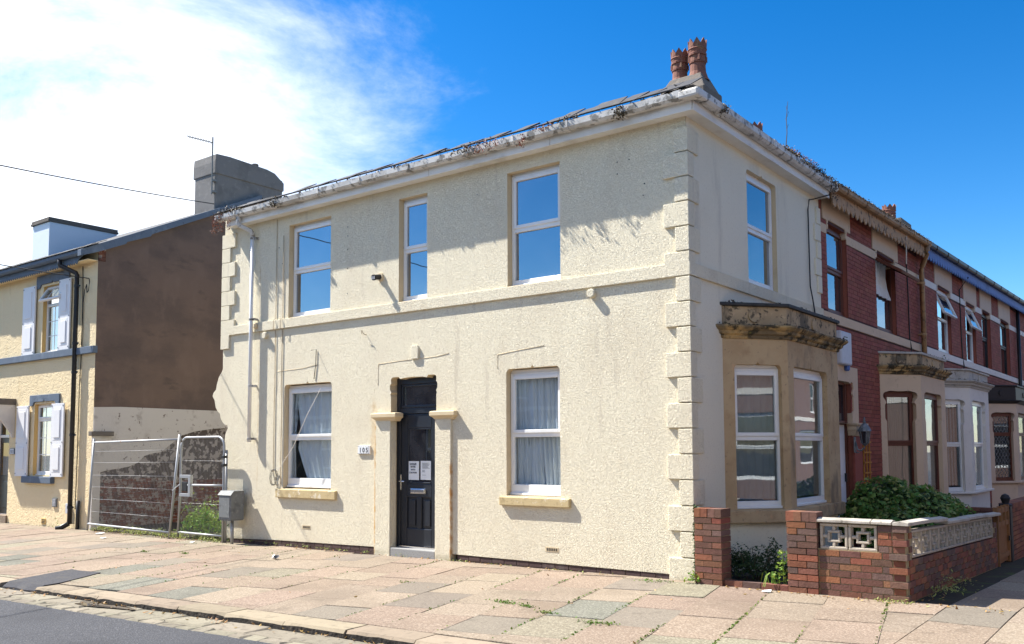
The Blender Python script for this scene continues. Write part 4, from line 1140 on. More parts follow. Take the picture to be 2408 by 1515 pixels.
for i in range(48): P += clump((.30, 2.5 + i * .05 + rnd.uniform(-.02, .02), 5.955), .03, .035, (.018 if i < 10 else .035) * rnd.uniform(.4, 1.3), 46, 120 + i, .06 if i > 12 else .02)
P += clump((.34, 4.6, 5.9), .03, .05, .04, 130, 160, .3) + clump((.33, .42, 5.90), .03, .05, .03, 110, 161, .1)
tag(leaves('gutter_plants', 'deadmoss', H, P, .028, seed=6, aspect=.7), kind='stuff')
P = clump((.33, 3.5, 5.99), .02, .35, .03, 160, 170) + clump((.32, 2.9, 5.98), .02, .12, .03, 50, 171)
tag(leaves('gutter_plants', 'redsedum', H, P, .022, seed=7, aspect=.7), kind='stuff')
m = MB(); m.tube([(.26, 2.72, 6.0), (.27, 2.76, 6.25), (.25, 2.80, 6.48), (.27, 2.83, 6.75)], [.008, .006, .005, .003], 5)
for z, a in ((6.3, 1), (6.4, -1), (6.5, 1), (6.6, -1)): m.tube([(.26, 2.77 + (z - 6.25) * .12, z), (.26 + .02 * a, 2.79 + (z - 6.25) * .12, z + .09)], .003, 4)
m.build('dry_stalk', 'stem', H)

# ================================================================== yellow house
Y = thing('yellow_house', 'yellow rendered house with blue grey trim, pale shutters and brown gable end', 'house', (-17, 3, 0))
YX = -14.33
yh = [rect(-16.83, -15.80, 3.905, 5.50), rect(-17.08, -16.03, 1.02, 2.70), rect(-19.25, -18.36, .02, 2.86)]
m = MB(FAC); m.sheet(rect(-26, YX, -.45, 6.2), [h for h in yh], 0, .2, m=0, mr=1)
m.build('wall', ['yellow', 'yreveal'], Y)
m = MB(FAC); m.box(-26, YX - .05, 7.8, 8.0, -.4, 6.2); m.build('back_wall', 'yellow', Y)
# gable end facing the yard: brown render above, flaking whitewash and bare brick below
T_g = lambda u, w_, z: (YX - w_, u, z)
m = MB(T_g); m.sheet([(0, 2.55), (.6, 2.575), (8, 2.53), (8, 6.2), (4.2, 8.15), (0.0, 6.13)], (), 0, 0); GB = m.build('gable_wall', 'gable', Y)
patch = [(.16, 1.12), (.35, 1.17), (.62, 1.2), (.85, 1.24), (1.05, 1.32), (1.2, 1.47), (1.36, 1.52), (1.62, 1.56), (1.78, 1.68), (1.95, 1.80), (2.15, 1.95), (2.5, 2.05), (3.0, 2.12), (4.2, 2.2), (8, 2.2)]
m = MB(T_g); m.sheet([(0, -.45)] + [(.16, -.45)] + patch + [(8, 2.54), (.6, 2.575), (0, 2.55)], (), -.022, 0, edge=.03); m.build('whitewash', 'whitewash', GB)
m = MB(T_g); m.sheet([(.1, -.45), (8, -.45), (8, 2.3), (.1, 2.3)], (), .0, 0); m.build('mortar', 'oldmortar', GB)
bk = MB(T_g); rb = random.Random(5); nb = 0; far = MB(T_g)
def patch_top(u):
    for (a, za), (b, zb) in zip(patch, patch[1:]):
        if a <= u <= b: return lerp(za, zb, (u - a) / (b - a))
    return -1
for j in range(34):
    z = -.3 + j * .075; u = .16 + (.11 if j % 2 else 0)
    while u < 3.9:
        L = rb.uniform(.205, .225)
        if z + .03 < patch_top(u + .1):
            mm = MB(T_g); a = rb.uniform(-.012, .006); mm.box(u, u + L - .012, a - .006, .02, z, z + .062)
            if nb < 290 : mm.build('brick', 'oldbrick', GB); nb += 1
        u += L
# stub of the old garden wall tied into the gable, with its coping
m = MB(T_g); m.box(-.02, .16, -.06, .02, -.4, 1.92); m.build('wall_stub', 'whitewash', GB)
m = MB(T_g); m.box(-.09, .42, -.12, .03, 1.92, 2.02); m.build('stub_coping', 'concrete', GB, bevel=.01)
# eaves, verge and roof
pt = .477
m = MB(); m.quad([(-26, -.38, 6.0), (YX + .1, -.38, 6.0), (YX + .1, 4.2, 8.185), (-26, 4.2, 8.185)]); m.quad([(-26, 4.2, 8.185), (YX + .1, 4.2, 8.185), (YX + .1, 8.3, 6.2), (-26, 8.3, 6.2)])
YR = m.build('roof', 'slate', Y)
for row in range(2):
    x = -19.6 + .12 * row
    while x < YX + .1:
        o = slate((x, -.40 + row * .19, 6.0 + row * .19 * pt), Vector((0, 1, pt)).normalized(), (1, 0, 0), rnd.uniform(0, .03), rnd.uniform(-.02, .02)); o.parent = YR; x += .255
m = MB(T_g); m.prism([(-.45, 5.97), (4.25, 8.21), (4.25, 8.08), (1.2, 6.6), (1.17, 6.545), (.6, 6.31), (.57, 6.26), (-.05, 5.98), (-.45, 5.83)], 'w', -.13, .03); m.build('verge_board', 'bluegrey', Y, bevel=.006)
x = -19.6
m = MB(FAC)
tz = [(-19.6, 6.02)]; pts = []
n = 44
for i in range(n):
    u = lerp(-19.6, -14.75, i / n); du = (19.6 - 14.75) / n
    pts += [(u, 5.80), (u + du * .5, 5.745), (u + du * .98, 5.80)]
m.prism(pts + [(-14.75, 5.83), (-14.45, 5.95), (-14.45, 6.0), (-19.6, 6.0)], 'w', -.245, -.225); m.build('scalloped_fascia', 'bluegrey', Y)
m = MB(); m.prism([(-.25 - o_ * .95, z + .06) for o_, z in GP], 'u', -19.6, -14.42); m.build('gutter_length', 'bluegrey', Y)
m = MB(FAC); m.box(-19.6, -14.35, -.225, 0.0, 5.80, 5.815); m.build('soffit', 'yellow', Y)
m = MB(T_g); m.box(.0, .17, -.012, .01, 5.80, 6.08); m.box(.02, .15, -.02, 0, 5.82, 5.88); m.box(.0, .15, -.02, 0, 5.90, 5.96); m.build('exposed_brick', 'oldbrick', Y)
# string course, lintels, sills
m = MB(FAC); m.box(-26, YX + .055, -.085, .02, 3.745, 3.90); m.build('string_course', 'bluegrey', Y, bevel=.008)
for (a, b, z0, z1) in ((-17.12, -15.55, 5.48, 5.76), (-17.28, -15.83, 2.68, 2.915)):
    c_ = (a + b) / 2
    m = MB(FAC); m.prism([(a, z1), (a, z0 - .02), (a + .14, z0 - .02), (a + .22, z0 + .07), (c_ - .04, z0 + .07), (c_, z0 + .13), (c_ + .04, z0 + .07), (b - .22, z0 + .07), (b - .14, z0 - .02), (b, z0 - .02), (b, z1)], 'w', -.04, .12); m.build('lintel', 'bluegrey', Y, bevel=.008)
m = MB(FAC); m.box(-17.45, -16.0, -.10, .1, .845, 1.0); m.build('sill', 'bluegrey', Y, bevel=.012)
window(Y, FAC, -16.83, -15.80, 3.905, 5.53, pane='pane_bay', depth=.085, trans=.30, fw=.05, opened=.55, bars=(3, 3), sillbar=.06)
window(Y, FAC, -17.08, -16.03, 1.02, 2.73, pane='pane_bay', depth=.085, trans=.235, fw=.05, bars=(3, 3), sillbar=.10)
def shutter(u0, u1, z0, z1):
    m = MB(FAC); m.box(u0, u1, -.07, -.035, z0, z1); s_ = m.build('shutter', 'shutter', Y, bevel=.005)
    zm = lerp(z0, z1, .47); k = .10
    for (a, b) in ((z0 + .10, zm - .045), (zm + .045, z1 - .08)):
        f_ = MB(FAC)
        f_.box(u0 + k, u1 - k, -.074, -.06, a, b)
        f_.box(u0 + k + .05, u1 - k - .05, -.088, -.06, a + .06, b - .06); f_.build('shutter_panel', 'shutter', s_, bevel=.012)
    for u in (u0 + .035, u1 - .035):
        for z in (z0 + .06, zm, z1 - .05): m = MB(FAC); m.box(u - .012, u + .012, -.078, -.06, z - .012, z + .012); m.build('bolt', 'bluegrey', s_)
for q in ((-17.72, -17.10, 3.885, 5.55), (-15.93, -15.40, 3.905, 5.545), (-17.86, -17.25, .995, 2.675), (-16.11, -15.53, 1.005, 2.68)): shutter(*q)
# front door under a boarded canopy
m = MB(FAC); m.box(-19.25, -19.15, .12, .19, .02, 2.86); m.box(-18.46, -18.36, .12, .19, .02, 2.86); m.box(-19.15, -18.46, .12, .19, 1.93, 2.0); YD = m.build('door', 'upvc', Y, bevel=.006)
m = MB(FAC); m.box(-19.15, -18.46, .135, .175, .05, 1.93); m.box(-19.05, -18.56, .125, .14, .2, .85); m.build('leaf', 'door', YD, bevel=.01)
m = MB(FAC); m.box(-19.15, -18.46, .15, .155, 2.0, 2.8); m.box(-19.03, -18.58, .129, .134, 1.0, 1.8); m.build('pane', 'pane_dark', YD)
m = MB(FAC); m.box(-18.63, -18.50, .105, .14, .78, .83); m.build('handle', 'chrome', YD)
m = MB(FAC); m.box(-19.35, -18.32, -.04, .15, -.35, .03); m.build('doorstep', 'flag_pink', Y, bevel=.01)
m = MB(FAC); m.box(-19.6, -18.05, -.62, .0, 2.72, 2.87); CN = m.build('canopy', 'concrete', Y, bevel=.01)
m = MB(FAC); m.box(-18.14, -18.07, -.60, -.01, 2.70, 2.72)
m.prism([(-.60, 2.72), (-.005, 2.72), (-.005, 1.92), (-.06, 1.92), (-.09, 2.02)], 'u', -18.14, -18.075); m.build('canopy_bracket', 'whitepaint', CN, bevel=.004)
m = MB(FAC); m.box(-18.27, -18.02, -.02, .004, 1.52, 1.66); yp = m.build('number_plate', 'bluegrey', Y)
for t, x in (('1', -18.215), ('0', -18.145), ('3', -18.075)):
    m = MB(FAC); m.box(x - .03, x + .03, -.024, -.018, 1.53, 1.65); m.build('number_tile', 'paper', yp); text_mesh(t, .105, (x, -.0245, 1.55), 'bluegrey', 'numeral', yp)
# black downpipe and smaller pipes
m = MB(); m.tube([(-15.42, -.32, 5.93), (-15.42, -.32, 5.80), (-15.40, -.30, 5.77), (-15.08, -.11, 5.60), (-15.06, -.095, 5.56), (-15.06, -.095, -.02)], .05, 12); YP = m.build('downpipe', 'black', Y, smooth=True)
for z in (5.3, 4.0, 3.35, 1.95, .35):
    m = MB(); m.tube([(-15.06, -.095, z - .03), (-15.06, -.095, z + .03)], .06, 12); m.box(-15.06, -14.92, -.10, -.08, z - .02, z + .02); m.build('pipe_bracket', 'black', YP)
m = MB(); m.tube([(-15.06, -.095, .04), (-15.07, -.12, -.02), (-15.16, -.22, -.09), (-15.24, -.30, -.12)], .055, 10); m.build('pipe_shoe', 'black', YP, smooth=True)
m = MB(); m.tube([(-14.78, -.06, .50), (-14.78, -.06, -.2)], .04, 10); m.build('pipe_stub', 'black', Y, smooth=True)
m = MB(FAC); m.box(-15.34, -15.20, -.06, .01, .20, .42); m.build('junction_box', 'alarm', Y, bevel=.006)
m = MB(FAC); m.box(-16.03, -15.83, -.03, .01, .32, .52); yv = m.build('wall_vent', 'greymetal', Y, bevel=.004)
m = MB(FAC)
for i in range(5): m.box(-15.99, -15.87, -.036, -.028, .355 + i * .03, .368 + i * .03)
m.build('louvre', 'alarm', yv)
m = MB(FAC); m.box(-16.55, -16.35, -.012, .01, -.09, .04); yv = m.build('air_brick', 'yreveal', Y)
m = MB(FAC)
for i in range(3): m.box(-16.53, -16.37, -.016, -.01, -.07 + i * .036, -.053 + i * .036)
m.build('air_brick_slot', 'mat_dark', yv)
cable(Y, [(-14.96, -.02, 5.75), (-14.93, -.02, 5.3), (-14.90, -.02, 4.0), (-14.93, -.03, 3.0), (-14.95, -.02, 1.5), (-14.98, -.02, .3)], .010, 'cable')
cable(Y, [(-14.62, -.04, 5.42), (-14.56, -.06, 5.35), (-14.6, -.06, 5.15), (-14.68, -.05, 5.12), (-14.70, -.05, 5.3), (-14.80, -.04, 5.2), (-14.88, -.03, 4.9), (-14.90, -.03, 3.95)], .011, 'cable')
# chimneys
m = MB(); m.box(-15.25, YX - .02, 2.95, 5.02, 6.8, 8.80)
YC = m.build('chimney', 'stack', Y, bevel=.03); YC['label'] = 'dark sooty rendered chimney stack above the brown gable'
m = MB(); rings = []
r5 = random.Random(3)
top = [(2.93, 8.80), (2.95, 9.0), (3.35, 9.02), (3.9, 9.0), (4.5, 8.97), (4.75, 8.92), (4.92, 8.80), (5.04, 8.72), (5.04, 8.5), (2.93, 8.5)]
m.prism(top, 'u', -15.29, YX + .012); m.build('chimney_cap', 'stack', YC, bevel=.02)
m = MB(); m.lathe((-14.75, 4.42, 8.95), [(.10, 0), (.085, .1), (.09, .22), (.075, .23)], 12); m.build('chimney_pot', 'concrete', YC)
m = MB(); m.box(-21.4, -20.4, 1.75, 3.72, 6.6, 8.0); m.box(-21.44, -20.37, 1.70, 3.76, 8.0, 8.06, 1); m.box(-21.42, -20.38, 1.72, 3.74, 8.06, 8.13, 1)
m.build('chimney', ['whitechim', 'concrete'], Y, bevel=.01)['label'] = 'white painted chimney stack with dark capping'
# television aerial on the sooty stack
AE = thing('television_aerial', 'thin television aerial on a pole beside the dark chimney', 'aerial', (-14.4, 2.88, 7.9))
m = MB(); m.tube([(-14.36, 2.86, 7.95), (-14.36, 2.86, 9.40)], .018, 8); m.build('pole', 'greymetal', AE)
m = MB(); m.tube([(-14.36, 2.84, 9.26), (-14.9, 2.5, 9.44)], .014, 6); m.build('boom', 'greymetal', AE)
d_ = Vector((-.54, -.34, .18)); 
for i in range(9):
    t = .08 + i * .11; c_ = Vector((-14.36, 2.84, 9.26)) + d_ * t
    m = MB(); m.tube([c_ + Vector((-.06, .10, -.02)), c_ + Vector((.06, -.10, .02))], .005, 5); m.build('element', 'greymetal', AE)
for z in (8.0, 8.28): m = MB(); m.box(-14.42, -14.30, 2.86, 2.97, z, z + .045); m.build('bracket', 'greymetal', AE)

# ================================================================== the red brick terrace
def ez(y): return 5.93 + .026 * (y - 4.86)            # eaves line of the terrace
def brick_wall(parent, y0, y1, z0, z1, holes, budget, joined='brickwork'):
    """painted brickwork standing 3 mm proud of its joints; the nearest `budget` bricks are single parts"""
    rest = MB(RGT); n = 0; c_, h = .235, .077
    me_cache = {}
    cand = []
    nrows = int((z1 - z0) / h)
    for j in range(nrows):
        z = z0 + j * h; u = y0 - (c_ / 2 if j % 2 else 0)
        while u < y1:
            a, b = max(u, y0), min(u + c_ - .009, y1)
            u += c_
            if b - a < .03: continue
            segs_ = [(a, b)]
            for (h0, h1, g0, g1) in holes:
                if z + h * .6 < g0 or z + h * .4 > g1: continue
                ns = []
                for (p, q) in segs_:
                    if q <= h0 or p >= h1: ns.append((p, q)); continue
                    if p < h0: ns.append((p, h0))
                    if q > h1: ns.append((h1, q))
                segs_ = ns
            for (p, q) in segs_:
                if q - p > .02: cand.append((p, q, z))
    cand.sort(key=lambda t: t[0] - (0 if t[2] > 3.0 else -100))
    for i, (p, q, z) in enumerate(cand):
        if i < budget:
            mb = MB(RGT); mb.box(p, q, -.007 + rnd.uniform(-.0015, .0015), .01, z, z + h - .009, skip='k'); mb.build('brick', 'tbrick', parent)
        else: rest.box(p, q, -.007 + rnd.uniform(-.0015, .0015), .01, z, z + h - .009, skip='k')
    o = rest.build(joined, 'tbrick_i', parent); o['kind'] = 'stuff'
def scallops(parent, y0, y1, x, mt, step=.25):
    """scalloped bargeboard: each pendant board a part"""
    y = y0; k = 0
    while y < y1 - .05:
        e = ez(y)
        m = MB(RGT); d = step * .97
        m.prism([(y, e - .02), (y, e - .20), (y + d * .14, e - .265), (y + d * .36, e - .305), (y + d * .5, e - .325), (y + d * .64, e - .305), (y + d * .86, e - .265), (y + d, e - .20), (y + d, e - .02)], 'w', -x - .02, -x)
        m.build('scalloped_board', mt, parent); y += step
def terrace(name, label, y0, y1, wins, trim, band_up, eave_mat, gut_mat, budget, lowholes=(), trimrows=None):
    Tn = thing(name, label, 'house', (0, (y0 + y1) / 2, 0))
    holes = [rect(a, b, z0, z1) for (a, b, z0, z1) in wins] + [rect(a, b, z0, z1) for (a, b, z0, z1) in lowholes]
    m = MB(RGT)
    m.sheet([(y0, -.3), (y1, -.3), (y1, ez(y1)), (y0, ez(y0))], holes, 0, .22, m=0, mr=1)
    m.build('wall', ['tmortar', 'tbrick'], Tn)
    m = MB(RGT); m.box(y0, y1, 7.9, 8.0, -.3, 6.0); m.build('back_wall', 'tmortar', Tn)
    cut = [(a - .0, b + .0, z0 - .01, 9) for (a, b, z0, z1) in wins]
    cut2 = []
    for (a, b, z0, z1) in wins: cut2.append((a, b, z0, z1)); cut2.append((a - .22, b + .22, z1, 9))
    for (a, b, z0, z1) in lowholes: cut2.append((a, b, z0, z1))
    # upper band between the lintel blocks, lower band right across
    cut2 += [(y0, y1, 3.715, 3.895)]
    m = MB(RGT)
    es = sorted(wins)
    cuts = [y0] + [v for w_ in es for v in (w_[0] - .0, w_[1] + .0)] + [y1]
    bz = lambda y: 5.33 + .012 * (y - 5)
    for a, b in zip(cuts[0::2], cuts[1::2]):
        if b - a > .05:
            m2 = MB(RGT); m2.prism([(a + .002, bz(a) - .1), (b - .002, bz(b) - .1), (b - .002, bz(b) + .055), (a + .002, bz(a) + .055)], 'w', -.014, .01); m2.build('upper_band', band_up, Tn, bevel=.004)
            cut2.append((a, b, bz(a) - .1, bz(a) + .055))
    m = MB(RGT); m.box(y0, y1, -.03, .02, 3.72, 3.885); m.build('lower_band', band_up, Tn, bevel=.006)
    for (a, b, z0, z1) in wins:
        t = ez(a) - .02
        m = MB(RGT); c_ = (a + b) / 2
        m.prism([(a - .2, t), (a - .2, z1 + .03), (a, z1 + .03), (a, z1 - .02), (a + .05, z1 - .02), (a + .09, z1 + .05), (b - .09, z1 + .05), (b - .05, z1 - .02), (b, z1 - .02), (b, z1 + .03), (b + .2, z1 + .03), (b + .2, t)], 'w', -.022, .2); m.build('lintel', trim, Tn, bevel=.006)
        for s_, e_ in ((a, a + .07), (b - .07, b)):
            m = MB(RGT); m.box(s_, e_, -.024, .19, z1 - .12, z1 - .018); m.build('kneeler', trim, Tn, bevel=.02)
    brick_wall(Tn, y0, y1, .0, ez(y0) - .05, cut2, budget)
    # roof, gutter, boards
    m = MB(); z = lambda y: ez(y) + .05
    m.quad([(.26, y0, z(y0)), (.26, y1, z(y1)), (-4, y1, z(y1) + 4.26 * TP), (-4, y0, z(y0) + 4.26 * TP)]); m.quad([(-4, y0, z(y0) + 4.26 * TP), (-4, y1, z(y1) + 4.26 * TP), (-8.2, y1, 6), (-8.2, y0, 6)])
    rf = m.build('roof', 'slate', Tn)
    y = y0 + .1
    while y < y1:
        o = slate((.30, y, z(y) - .01), upr, (0, 1, 0), rnd.uniform(.0, .06), rnd.uniform(-.03, .03)); o.parent = rf; y += .252
    m = MB(T_r)
    A = []
    for yy in (y0, y1): A.append([m.p(yy, -.225 - o_ * .95, zz + ez(yy) - 5.955 + .045) for o_, zz in GP])
    for i in range(len(GP)): m.face((A[0][i], A[0][(i + 1) % len(GP)], A[1][(i + 1) % len(GP)], A[1][i]))
    m.build('gutter_length', gut_mat, Tn)
    yy = y0 + .5
    while yy < y1:
        m = MB(T_r); e = ez(yy) - 5.955 + .045; m.prism([(-.22 - o_ * 1.08, zz + e - .006) for o_, zz in GP[:6]], 'u', yy, yy + .07); m.build('gutter_joint', gut_mat, Tn); yy += 1.1
    scallops(Tn, y0, y1, .21, eave_mat)
    m = MB(RGT); m.prism([(y0, ez(y0) - .06), (y1, ez(y1) - .06), (y1, ez(y1) - .05), (y0, ez(y0) - .05)], 'w', -.21, 0); m.build('soffit', eave_mat, Tn)
    return Tn
WA = [(5.20, 6.28, 3.90, 5.44), (8.07, 9.47, 3.90, 5.42)]
TA = terrace('terrace_house', 'red brick terrace house with tan stone trim, tan scalloped eaves and ivy hedge', 4.865, 11.28, WA, 'tan', 'tan', 'tanwood', 'tanpipe', 295, [(5.35, 6.27, -.2, 2.85)])
window(TA, RGT, *WA[0], frame='brownwood', pane='pane', depth=.075, trans=.5, fw=.05)
window(TA, RGT, *WA[1], frame='brownwood', pane='pane', depth=.075, trans=.5, fw=.05, opened=1.0)
drape(TA, RGT, [(8.15, 5.28), (8.15, 5.0), (8.14, 4.8), (8.16, 4.62)], [(8.95, 5.28), (8.93, 5.0), (9.0, 4.8), (9.28, 4.60)], .05, 4, .02, 'curtain')
def offs2(yc, hw, cw, D):
    return lambda o_: [(-.01, yc - hw - cw - o_ * 1.2), (D + o_, yc - hw - o_ * .45), (D + o_, yc + hw + o_ * .45), (-.01, yc + hw + cw + o_ * 1.2)]
b2 = offs2(9.85, 1.02, .75, .58)
w_ = bay(TA, b2, -.2, .55, .62, 2.72, 3.02, 3.20, 3.42, ['tan', 'tan', 'tan', 'stone_dirty', 'parapet', 'coping'], 'pane_bay', 'brownwood', None, [(.16, .16), (.30, .42), (.16, .16)])
T_, l_ = seg(b2(0)[0], b2(0)[1])
drape(w_[0], T_, [(.2, 2.66), (.2, 2.0), (.2, 1.4), (.2, .8)], [(l_ - .2, 2.66), (l_ - .2, 2.0), (l_ - .2, 1.4), (l_ - .2, .8)], .16, 1, .01, 'blind')
T_, l_ = seg(b2(0)[1], b2(0)[2])
drape(w_[1], T_, [(.3, 2.66), (.3, 2.0), (.3, 1.4), (.3, .8)], [(l_ - .4, 2.66), (l_ - .4, 2.0), (l_ - .4, 1.4), (l_ - .4, .8)], .18, 5, .015, 'curtain')
m = MB(); m.prism(b2(-.30), 'z', .66, 2.78); m.build('bay_interior', 'mat_dark', w_[0])
crust(TA, b2, 3.20, .13, 700, 63); crust(TA, b2, 3.46, .03, 500, 64)
# tan door surround, door, lantern side
m = MB(RGT); m.sheet([(5.06, 2.02), (5.06, 3.02), (6.62, 3.02), (6.62, 2.02)][::-1], [[(5.36, 2.021), (6.26, 2.021), (6.26, 2.2), (6.34, 2.25), (6.34, 2.5), (6.28, 2.55), (6.36, 2.64), (6.33, 2.74), (6.24, 2.76), (6.18, 2.72), (6.1, 2.75), (5.56, 2.75), (5.42, 2.72), (5.36, 2.64)]], -.03, .20, edge=.03); m.build('door_surround', 'tan', TA)
for (a, b) in ((6.28, 6.72),):
    m = MB(RGT); rings = []
    for (o_, z) in ((0, 1.80), (.02, 1.82), (.05, 1.90), (.06, 1.91), (.06, 1.97), (.09, 2.0), (.09, 2.03), (0, 2.035)):
        rings.append([m.p(a - o_, -.05 - o_, z), m.p(b + o_, -.05 - o_, z), m.p(b + o_, .1, z), m.p(a - o_, .1, z)])
    for A, B in zip(rings, rings[1:]):
        for k in range(4): m.face((A[k], A[(k + 1) % 4], B[(k + 1) % 4], B[k]))
    m.face(rings[-1]); m.build('capital', 'tan', TA, bevel=.004)
    m = MB(RGT); m.box(a, b, -.045, .15, -.2, 1.80); m.build('pilaster', 'tbrick', TA, bevel=.01)
m = MB(RGT); m.box(5.36, 5.42, .07, .14, 0, 2.76); m.box(6.17, 6.262, .06, .14, 0, 2.76); m.box(5.42, 6.17, .07, .14, 2.0, 2.07); m.box(5.42, 6.17, .07, .14, 2.70, 2.76); AD = m.build('door', 'brownwood', TA, bevel=.005)
m = MB(RGT); m.box(5.43, 6.165, .09, .13, .08, 2.0); m.box(5.55, 6.05, .08, .1, 1.1, 1.85); m.box(5.55, 6.05, .08, .1, .25, .95); m.build('leaf', 'upvc', AD, bevel=.01)
m = MB(RGT); m.box(5.42, 6.17, .10, .105, 2.07, 2.70); m.build('pane', 'pane_dark', AD)
m = MB(RGT); m.box(6.10, 6.14, .06, .09, 1.0, 1.15); m.build('handle', 'black', AD)
# downpipe of tan paint between the first two terrace houses
m = MB(); m.tube([(.28, 11.12, ez(11) - .02), (.28, 11.12, ez(11) - .16), (.26, 11.14, ez(11) - .22), (.12, 11.30, ez(11) - .46), (.10, 11.31, ez(11) - .52), (.10, 11.31, 3.1)], .058, 12); TPp = m.build('downpipe', 'tanpipe', TA, smooth=True)
for z in (5.25, 4.1):
    m = MB(); m.tube([(.10, 11.31, z - .03), (.10, 11.31, z + .03)], .068, 12); m.box(.0, .1, 11.24, 11.38, z - .015, z + .015); m.build('pipe_bracket', 'tanpipe', TPp)
cable(TA, [(.02, 10.35, 5.6), (.02, 10.4, 5.0), (.02, 10.42, 3.9), (.045, 10.43, 3.72), (.03, 10.45, 3.5)], .013, 'cable')
cable(TA, [(.25, 9.55, 6.1), (.22, 9.6, 5.9), (.2, 9.62, 5.4)], .012, 'whitepaint')
# moss along the tan gutter
P = []
for i in range(90): P += clump((.31, 4.9 + i * .07, ez(4.9 + i * .07) + .035), .03, .04, .02 * rnd.uniform(.4, 1.5), 34, 300 + i, .04)
tag(leaves('gutter_plants', 'deadmoss', TA, P, .03, seed=9, aspect=.7), kind='stuff')
for (yc, hh) in ((7.0, 7.98),):
    m = MB(); m.box(-2.3, -1.5, yc - .5, yc + .5, 6.3, 7.5); ch = m.build('chimney', 'concrete', TA); pot(ch, (-1.85, yc - .25, 7.40), 1.0, .62); pot(ch, (-1.85, yc + .25, 7.3), .9, .5)

WB = [(13.12, 14.56, 3.90, 5.46), (16.33, 17.62, 3.88, 5.46)]
TB = terrace('terrace_house', 'red brick terrace house with white stone bands and white bay window', 11.285, 18.2, WB, 'pinkcream', 'whitepaint', 'bluewood', 'black', 200)
window(TB, RGT, *WB[0], frame='upvc', pane='pane', depth=.075, trans=.46, fw=.05, opened=.38)
window(TB, RGT, *WB[1], frame='upvc', pane='pane', depth=.075, trans=.46, fw=.05, opened=.38)
b3 = offs2(14.55, 1.15, .85, .58)
w_ = bay(TB, b3, -.2, .50, .56, 2.74, 3.0, 3.18, 3.40, ['whitepaint', 'whitepaint', 'whitepaint', 'coping', 'coping', 'coping'], 'pane_bay', 'upvc', None, [(.2, .22), (.32, .5), (.2, .2)])
T_, l_ = seg(b3(0)[0], b3(0)[1])
m = MB(T_)
for i in range(8): u = .25 + i * .09; m.quad([(u, .2, .7), (u + .075, .225, .7), (u + .075, .225, 2.66), (u, .2, 2.66)])
m.build('vertical_blind', 'curtain', w_[0])
m = MB(); m.prism(b3(-.30), 'z', .6, 2.78); m.build('bay_interior', 'mat_dark', w_[0])
crust(TB, b3, 3.18, .13, 500, 65)
cable(TB, [(.25, 15.6, ez(15.6) - .2), (.02, 15.62, 5.7), (.02, 15.65, 4.5), (.02, 15.7, 3.9), (.045, 15.72, 3.72), (.03, 15.7, 3.5)], .016, 'cable')
m = MB(); m.box(.02, .14, 17.5, 17.64, 2.95, 3.02); m.lathe((.13, 17.57, 2.78), [(.03, 0), (.075, .02), (.08, .2), (.06, .28), (.02, .3)], 12); m.build('security_light', 'alarm', TB)
m = MB(RGT); m.box(17.0, 18.15, -.02, .02, 2.0, 3.0); m.build('door_surround', 'pinkcream', TB, bevel=.01)
m = MB(RGT); m.box(17.75, 18.2, -.16, .02, 1.86, 2.02); m.build('capital', 'whitepaint', TB, bevel=.02)
P = []
for i in range(8): P += clump((.35, 10.9 + i * .04, 3.5), .12, .05, .03, 14, 500 + i)
tag(leaves('gutter_plants', 'moss', TA, P, .04, seed=11, aspect=.7), kind='stuff')

WC = [(18.55, 19.85, 3.84, 5.52), (21.45, 23.1, 3.80, 5.58)]
TC_ = terrace('terrace_house', 'farthest red brick terrace house with black topped bay and leaded windows', 18.205, 25.4, WC, 'pinkcream', 'whitepaint', 'bluewood', 'black', 60)
window(TC_, RGT, *WC[0], frame='blackwood', pane='pane_dark', depth=.09, trans=.46)
window(TC_, RGT, *WC[1], frame='blackwood', pane='pane_dark', depth=.09, trans=.46)
b4 = offs2(21.0, 1.3, .8, .62)
w_ = bay(TC_, b4, -.2, .55, .62, 2.62, 2.85, 2.95, 3.35, ['pinkcream', 'pinkcream', 'pinkcream', 'blackwood', 'blackwood', 'blackwood'], 'pane_bay', 'brownwood', None, [(.2, .15), (.3, .3), (.2, .2)], lead=True, trans=.33)
m = MB(); m.prism(b4(-.30), 'z', .66, 2.68); m.build('bay_interior', 'mat_dark', w_[0])
m = MB(); m.tube([(.10, 24.3, ez(24.3) - .2), (.10, 24.3, 0)], .06, 10); m.build('downpipe', 'black', TC_, smooth=True)
m = MB(); m.box(-2.3, -1.5, 16.2, 17.3, 6.3, 8.0); ch = m.build('chimney', 'concrete', TB); pot(ch, (-1.95, 16.75, 7.82), 1.2, .72)
TD = terrace('terrace_house', 'end red brick terrace house closing the row at the picture edge', 25.405, 34, [(27, 28.3, 3.85, 5.5), (30, 31.3, 3.85, 5.5)], 'pinkcream', 'whitepaint', 'bluewood', 'black', 0)
window(TD, RGT, 27, 28.3, 3.85, 5.5, pane='pane_dark'); window(TD, RGT, 30, 31.3, 3.85, 5.5, pane='pane_dark')
# alarm box
m = MB(RGT); m.box(5.45, 6.02, -.13, .0, 3.02, 3.60); AL = tag(m.build('alarm_box', 'alarm', None, bevel=.03), 'grey alarm box on the red brick wall beside the cornice', 'alarm')
m = MB(RGT)
for i in range(3): m.box(5.58, 5.78, -.134, -.128, 3.40 + i * .045, 3.415 + i * .045)
m.build('slot', 'black', AL)
m = MB(); m.lathe((.07, 5.9, 2.93), [(.03, 0), (.05, .02), (.05, .09)], 10); m.build('strobe', 'bluewood', AL)
